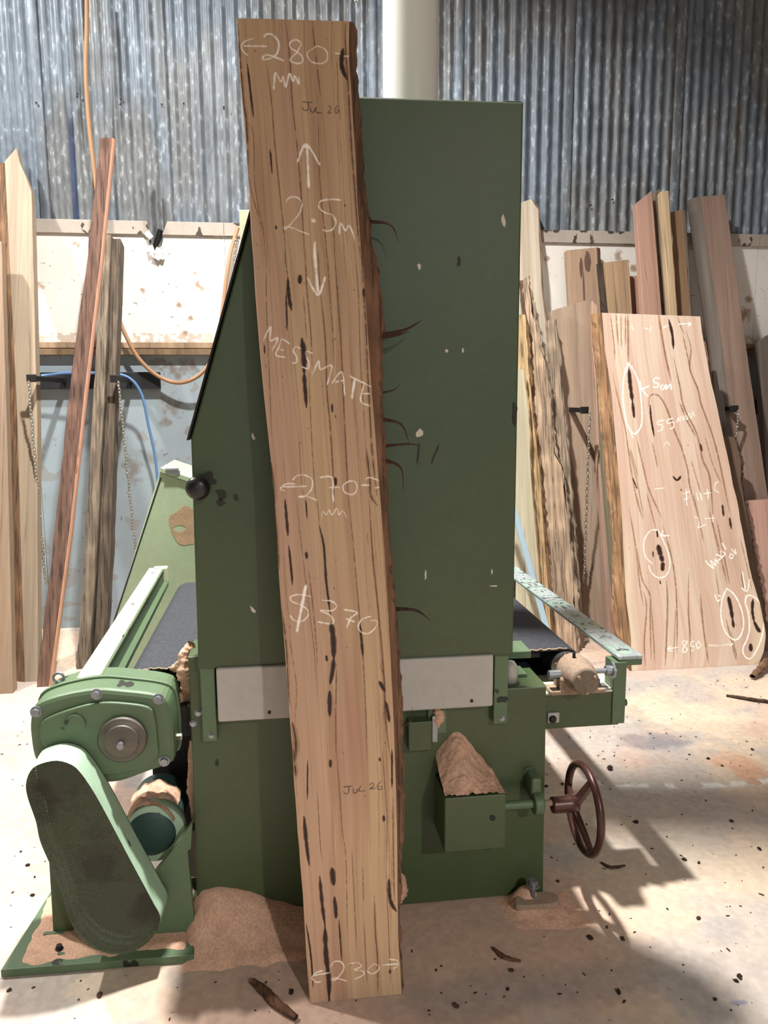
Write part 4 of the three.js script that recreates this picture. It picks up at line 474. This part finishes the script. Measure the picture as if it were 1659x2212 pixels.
    M('pulley', cyl(0.055, 0.03, 'z', -0.59, 0.53, 0.11, 30), darkSteel, S); M('pulley', cyl(0.075, 0.03, 'z', -0.455, 0.17, 0.11, 30), darkSteel, S); }
  // motor stand
  M('stand_plate', prism([[-0.77, -0.13], [-0.276, -0.142], [-0.30, 0.2], [-0.735, 0.2]], 0, 0.022, 0.002).rotateX(-Math.PI / 2).translate(0, 0.002, 0), greenWorn, S);
  M('stand_upright', prism([[-0.43, 0.02], [-0.282, 0.02], [-0.292, 0.27], [-0.283, 0.275], [-0.276, 0.352], [-0.352, 0.25], [-0.43, 0.16]], 0.03, 0.052, 0.002), greenWorn, S);
  M('stand_upright', prism([[-0.675, 0.02], [-0.62, 0.02], [-0.62, 0.32], [-0.67, 0.36]], -0.02, 0.002, 0.002), green, S);
  M('slot_plate', box2(-0.7, -0.645, 0.024, 0.03, 0.0, 0.012), greenWorn, S); M('anchor_bolt', merge([cyl(0.012, 0.012, 'y', -0.672, 0.03, -0.04, 6), cyl(0.006, 0.03, 'y', -0.672, 0.035, -0.04, 8)]), steel, S); M('anchor_bolt', bolt(0.008, 0.012, 'y', -0.64, 0.03, 0.07), darkSteel, S);
  const mo = M('motor', lathe([[0.001, 0.11], [0.05, 0.11], [0.07, 0.1], [0.078, 0.08], [0.08, -0.1], [0.07, -0.12], [0.001, -0.12]], 'z', -0.405, 0.275, -0.14, 40), std({ color: '#2f4a45', roughness: 0.55 }), S);
  M('end_bell', lathe([[0.06, 0.012], [0.084, 0.012], [0.086, 0.008], [0.086, -0.03], [0.06, -0.03]], 'z', -0.395, 0.275, -0.05, 40), mint, mo);
}
// ------------------------------------------------------------------ sawdust
function heap(name, label, x0, x1, z0, z1, nx, nz, f, y = 0.0, fade = 0) {
  const f0 = f; if (fade) f = (x, z) => { const e = Math.min(x - x0, x1 - x, z1 - z) + 0.03 * (fbm(x * 22, z * 22, 77, 2) - 0.5); return f0(x, z) * sm(0, fade, e) - 0.008 * (1 - sm(0, fade * 0.7, e)); };
  const rows = []; for (let j = 0; j <= nz; j++) { const row = []; for (let i = 0; i <= nx; i++) { const x = x0 + (x1 - x0) * i / nx, z = z0 + (z1 - z0) * j / nz; row.push([x, y + Math.max(-0.004, f(x, z)), z]); } rows.push(row.reverse()); }
  const g = gridGeo(rows.reverse().map((r) => r.reverse())); g.computeVertexNormals(); const n = g.attributes.normal; if (n.getY(5) < 0) { const id = g.index.array; for (let i = 0; i < id.length; i += 3) { const t = id[i]; id[i] = id[i + 1]; id[i + 1] = t; } g.computeVertexNormals(); }
  const p = g.attributes.position, uv = []; for (let i = 0; i < p.count; i++) uv.push(p.getX(i), p.getZ(i)); g.setAttribute('uv', new THREE.Float32BufferAttribute(uv, 2));
  const m = solo(name, g, sawdust, label, 'sawdust'); m.userData.kind = 'stuff'; return m;
}
heap('sawdust_pile', 'low pink sawdust drift against the sander base', -0.33, 0.12, -0.02, 0.2, 60, 34, (x, z) => 0.092 * Math.exp(-Math.pow((x + 0.24) / 0.16, 2)) * Math.exp(-Math.pow((z + 0.02) / 0.1, 2)) + 0.03 * Math.exp(-Math.pow((x + 0.1) / 0.2, 2)) * Math.exp(-Math.pow((z + 0.01) / 0.12, 2)) + 0.012 * (fbm(x * 26, z * 26, 701, 3) - 0.45) + 0.002, 0, 0.06);
heap('sawdust_pile', 'sawdust cone heaped on top of the crank box', 0.409, 0.579, -0.009, 0.128, 50, 44, (x, z) => { const w = 1 - clamp((z + 0.009) / 0.137), px = Math.abs(x - 0.47); return Math.max(0, 0.105 * w * Math.exp(-Math.pow(px / 0.058, 2) * (1 + 0.8 * (1 - w))) + 0.022 * w + 0.005 * (1 - w) + 0.016 * (fbm(x * 70, z * 70, 711, 4) - 0.5) - 0.02 * sm(0.55, 0.58, x)) + 0.003; }, 0.412);
heap('sawdust_pile', 'sawdust mound around the front right foot', 0.54, 0.88, -0.009, 0.2, 56, 36, (x, z) => 0.055 * Math.exp(-Math.pow((x - 0.675) / 0.04, 2) - Math.pow((z - 0.03) / 0.04, 2)) + 0.014 * Math.exp(-Math.pow((x - 0.72) / 0.08, 2) - Math.pow((z - 0.06) / 0.07, 2)) + 0.008 * (fbm(x * 40, z * 40, 721, 3) - 0.45) - 0.002, 0, 0.09);
heap('sawdust_pile', 'sawdust layer on the motor behind the belt guard', -0.47, -0.335, -0.17, -0.02, 30, 30, (x, z) => 0.275 + Math.sqrt(Math.max(0.0001, 0.0066 - Math.pow(x + 0.405, 2))) + 0.03 * fbm(x * 30, z * 30, 731, 3) - 0.006, 0);
heap('sawdust_pile', 'thin sawdust film lying on the motor stand plate', -0.742, -0.295, -0.18, 0.128, 60, 44, (x, z) => 0.0035 + 0.012 * (fbm(x * 16, z * 16, 741, 3) - 0.4) + 0.02 * Math.exp(-Math.pow((z + 0.17) / 0.06, 2)) * Math.exp(-Math.pow((x + 0.4) / 0.1, 2)), 0.0235, 0.03);
function lumpy(label, pts, r, s) { const c = new THREE.CatmullRomCurve3(pts.map((p) => new THREE.Vector3(...p))), g = new THREE.TubeGeometry(c, 50, r, 12), p = g.attributes.position; for (let i = 0; i < p.count; i++) { const u = Math.floor(i / 13) / 50, cc = c.getPointAt(u), f = (0.55 + 0.9 * fbm(u * 14, (i % 13 % 12) * 0.6, s, 3)) * (0.35 + 0.65 * Math.sin(Math.PI * clamp(u, 0.03, 0.97))); p.setXYZ(i, cc.x + (p.getX(i) - cc.x) * f, cc.y + (p.getY(i) - cc.y) * f, cc.z + (p.getZ(i) - cc.z) * f); } g.computeVertexNormals(); const m = solo('sawdust_clump', metreUV(g), sawdust, label, 'sawdust'); m.userData.kind = 'stuff'; }
lumpy('sawdust caked down the sander side beside the white strip', [[-0.275, 0.81, -0.1], [-0.295, 0.76, -0.1], [-0.285, 0.7, -0.1], [-0.29, 0.64, -0.11]], 0.03, 3);
lumpy('curl of sawdust caked under the conveyor belt end', [[-0.345, 0.718, -0.16], [-0.315, 0.73, -0.14], [-0.285, 0.75, -0.12]], 0.016, 5);
lumpy('curl of sawdust caked beside the gearbox', [[-0.32, 0.63, -0.1], [-0.3, 0.655, -0.11], [-0.285, 0.68, -0.12]], 0.02, 6);
lumpy('thin sawdust streak clinging down the sander base edge', [[-0.284, 0.54, -0.06], [-0.287, 0.44, -0.07], [-0.291, 0.34, -0.08], [-0.289, 0.28, -0.08]], 0.014, 7);
lumpy('sawdust hanging under the white strip', [[0.41, 0.625, 0.005], [0.415, 0.595, 0.005], [0.405, 0.56, 0.005]], 0.016, 9);
lumpy('sawdust caught behind the slab foot', [[0.30, 0.12, 0.005], [0.304, 0.08, 0.01], [0.30, 0.03, 0.012]], 0.02, 10);

// ------------------------------------------------------------------ hoses, cover behind, bar, sticks, chips
solo('air_hose', tube(HOSEO1.map((p, i) => [p[0], p[1], WZ + 0.11 + (i > 10 ? 0.06 * Math.sin((i - 10) / 7 * Math.PI) : 0) + 0.02 * Math.sin(i)]), 0.0125, 120, 10), std({ color: '#9f7a5a', roughness: 0.7 }), 'dusty orange hose looping down the wall behind the boards', 'hose');
solo('air_hose', tube([...HOSEB.map((p, i) => [p[0], p[1], -2.92 + 0.04 * Math.sin(i * 0.6)])], 0.0085, 110, 10), std({ color: '#5f86b8', roughness: 0.5 }), 'blue hose hanging over the peg down to the conveyor', 'hose');
solo('white_rope', tube([[0.262, 2.75, -0.62], [0.275, 3.0, -0.62], [0.32, 3.6, -0.63], [0.45, 6.15, -0.7]], 0.006, 40, 8), std({ color: '#d9d9d6', roughness: 0.5 }), 'thin white rope rising above the top of the leaning slab', 'rope');
{
  const t = thing('machine_cover', 'pale green machine hood with a round rust patch behind the conveyor', 'machine', [0, 0, -1.6]);
  M('hood', prism([[-0.98, 0], [-0.35, 0], [-0.35, 1.08], [-0.43, 1.1], [-0.578, 1.156]], -0.45, 0, 0.004), paleGreen, t);
  M('lid', prism([[-0.43, 1.102], [-0.578, 1.158], [-0.571, 1.178], [-0.42, 1.122]], -0.45, 0.01, 0.002), paleGreen, t);
  M('seam', prism([[-0.955, 0.1], [-0.948, 0.1], [-0.57, 1.13], [-0.577, 1.13]], -0.01, 0.0015, 0), black, t);
  M('latch', merge([cyl(0.008, 0.06, 'x', -0.52, 1.172, 0.012, 10), box(0.06, 0.02, 0.01, -0.515, 1.155, 0.008)]), steel, t);
  M('opening', prism([[-0.72, 0.55], [-0.60, 0.55], [-0.60, 0.68], [-0.66, 0.68]], -0.01, 0.002, 0), black, t);
  let pts = []; for (let i = 0; i < 26; i++) { const a = i / 26 * 6.283, r = 0.9 + 0.2 * vn(i * 0.45, 2, 5); pts.push([-0.465 + Math.cos(a) * 0.085 * r, 0.9 + Math.sin(a) * 0.09 * r]); } pts = smoothLoop(pts, 60); const hole = []; for (let i = 0; i < 14; i++) { const a = -i / 14 * 6.283; hole.push([-0.5 + Math.cos(a) * 0.03, 0.89 + Math.sin(a) * 0.016]); }
  M('rust_patch', prism(pts, -0.001, 0.0012, 0, [hole]), std({ color: '#b8a488', map: sawTex, roughness: 0.9 }), t);
}
{ const g = box(0.03, 1.0, 0.02, 0, 0, 0); const m = solo('steel_bar', g, std({ color: '#a9c3d4', roughness: 0.5 }), 'pale blue painted bar leaning behind the conveyor', 'bar'); m.rotation.order = 'YXZ'; const a = new THREE.Vector3(1.46, 0.0, -1.86), b = new THREE.Vector3(1.15, 1.15, -1.98), d = b.clone().sub(a); m.position.copy(a).lerp(b, 0.5).y += 0.008; m.scale.y = d.length(); m.quaternion.setFromUnitVectors(new THREE.Vector3(0, 1, 0), d.normalize()); }
function stick(label, pts, r, mat) { const c = new THREE.CatmullRomCurve3(pts.map((p) => new THREE.Vector3(...p))), g = new THREE.TubeGeometry(c, 24, r, 7), p = g.attributes.position; for (let i = 0; i < p.count; i++) { const u = Math.floor(i / 8) / 24, cc = c.getPoint(u), f = 0.4 + 0.9 * fbm(u * 9, (i % 8 % 7) * 0.8, 21 + label.length, 2) * Math.sin(Math.PI * clamp(u, 0.05, 0.95)) + 0.2; p.setXYZ(i, cc.x + (p.getX(i) - cc.x) * f, Math.max(0.0005, cc.y + (p.getY(i) - cc.y) * f * 0.8), cc.z + (p.getZ(i) - cc.z) * f); } g.computeVertexNormals(); solo('bark_sliver', metreUV(g), mat, label, 'bark sliver'); }
stick('dark curved bark sliver on the floor before the slab', [[-0.118, 0.012, 0.243], [-0.08, 0.012, 0.285], [-0.045, 0.011, 0.335], [-0.008, 0.008, 0.373]], 0.013, bark('#6d4a30'));
stick('long thin bark sliver on the floor at the right edge', [[2.16, 0.006, -1.37], [2.24, 0.01, -1.31], [2.34, 0.01, -1.24]], 0.011, bark('#5d4636'));
stick('short forked stick on the floor beside the big slab', [[2.42, 0.02, -1.56], [2.52, 0.03, -1.64], [2.62, 0.04, -1.74]], 0.022, bark('#8c6a50'));
stick('small curled shaving on the floor below the handwheel', [[0.98, 0.004, -0.13], [1.0, 0.005, -0.1], [1.05, 0.004, -0.105]], 0.006, bark('#5a4334'));
stick('brown twig on the floor right of the slab foot', [[0.53, 0.005, 0.2], [0.55, 0.006, 0.24], [0.59, 0.005, 0.26]], 0.006, bark('#7b5138'));
{
  const gs = [0, 1, 2].map((k) => { const g = mergeVertices(new THREE.IcosahedronGeometry(1, 1).deleteAttribute('uv').deleteAttribute('normal')), p = g.attributes.position; for (let i = 0; i < p.count; i++) { const f = 0.6 + 0.8 * hash(i, k, 3); p.setXYZ(i, p.getX(i) * f, p.getY(i) * f * 0.55, p.getZ(i) * f * 0.75); } g.computeVertexNormals(); return metreUV(g); });
  const ms = [bark('#5a4232'), bark('#7c5a40'), bark('#453226')];
  CHIPS.forEach(([x, z], i) => { const m = solo('wood_crumb', gs[i % 3], ms[i % 3], 'small dark wood crumb lying on the concrete floor', 'wood crumb', 'wood crumbs scattered on the floor'); const s = rr(0.004, 0.009) * (i % 9 === 0 ? 1.6 : 1); m.scale.set(s, s, s); m.position.set(x, s * 0.45, z); m.rotation.y = rr(0, 6); });
  // fine crumbs nobody could count
  const N = 500, im = new THREE.InstancedMesh(gs[0], bark('#6b4d39'), N), o = new THREE.Object3D(); im.name = 'fine_crumbs'; im.userData = { kind: 'stuff', label: 'fine wood crumbs strewn over the concrete floor', category: 'crumbs' }; shadow(im);
  for (let i = 0; i < N; i++) { let x, z; do { x = rr(-1.3, 2.4); z = rr(-1.6, 0.75); } while (x > -0.8 && x < 0.78 && z < 0.16); const s = rr(0.0012, 0.0034); o.position.set(x, s * 0.4, z); o.scale.set(s * rr(0.7, 2.4), s, s); o.rotation.y = rr(0, 6.3); o.updateMatrix(); im.setMatrixAt(i, o.matrix); } scene.add(im);
}
// ------------------------------------------------------------------ lamps
for (const l of LAMPS) {
  const t = thing('high_bay_lamp', l.label, 'lamp', l.p);
  M('shade', metreUV(new THREE.LatheGeometry([[0.06, 0.36], [0.09, 0.34], [0.13, 0.2], [0.24, 0.06], [0.26, 0.03], [0.255, 0.03], [0.235, 0.06], [0.125, 0.2], [0.085, 0.335], [0.06, 0.35]].map((p) => new THREE.Vector2(...p)), 32)), std({ color: '#b9bcbd', roughness: 0.4, metalness: 0.7 }), t);
  M('lamp_disc', new THREE.CylinderGeometry(0.2, 0.2, 0.012, 32).translate(0, 0.075, 0), std({ color: '#ffffff', emissive: '#fff4e4', emissiveIntensity: 3 }), t);
  M('hanger', new THREE.CylinderGeometry(0.012, 0.012, 6.2 - l.p[1] - 0.35, 10).translate(0, (6.2 - l.p[1] + 0.35) / 2, 0), darkSteel, t);
  const s = new THREE.SpotLight('#fcfaf5', l.cd, 0, R(l.a), l.pen, 2); s.position.set(0, 0.05, 0); s.target.position.set(0, -4, 0); s.castShadow = true; s.shadow.mapSize.set(2048, 2048); s.shadow.radius = 5; t.add(s, s.target);
}
renderer.render(scene, camera);
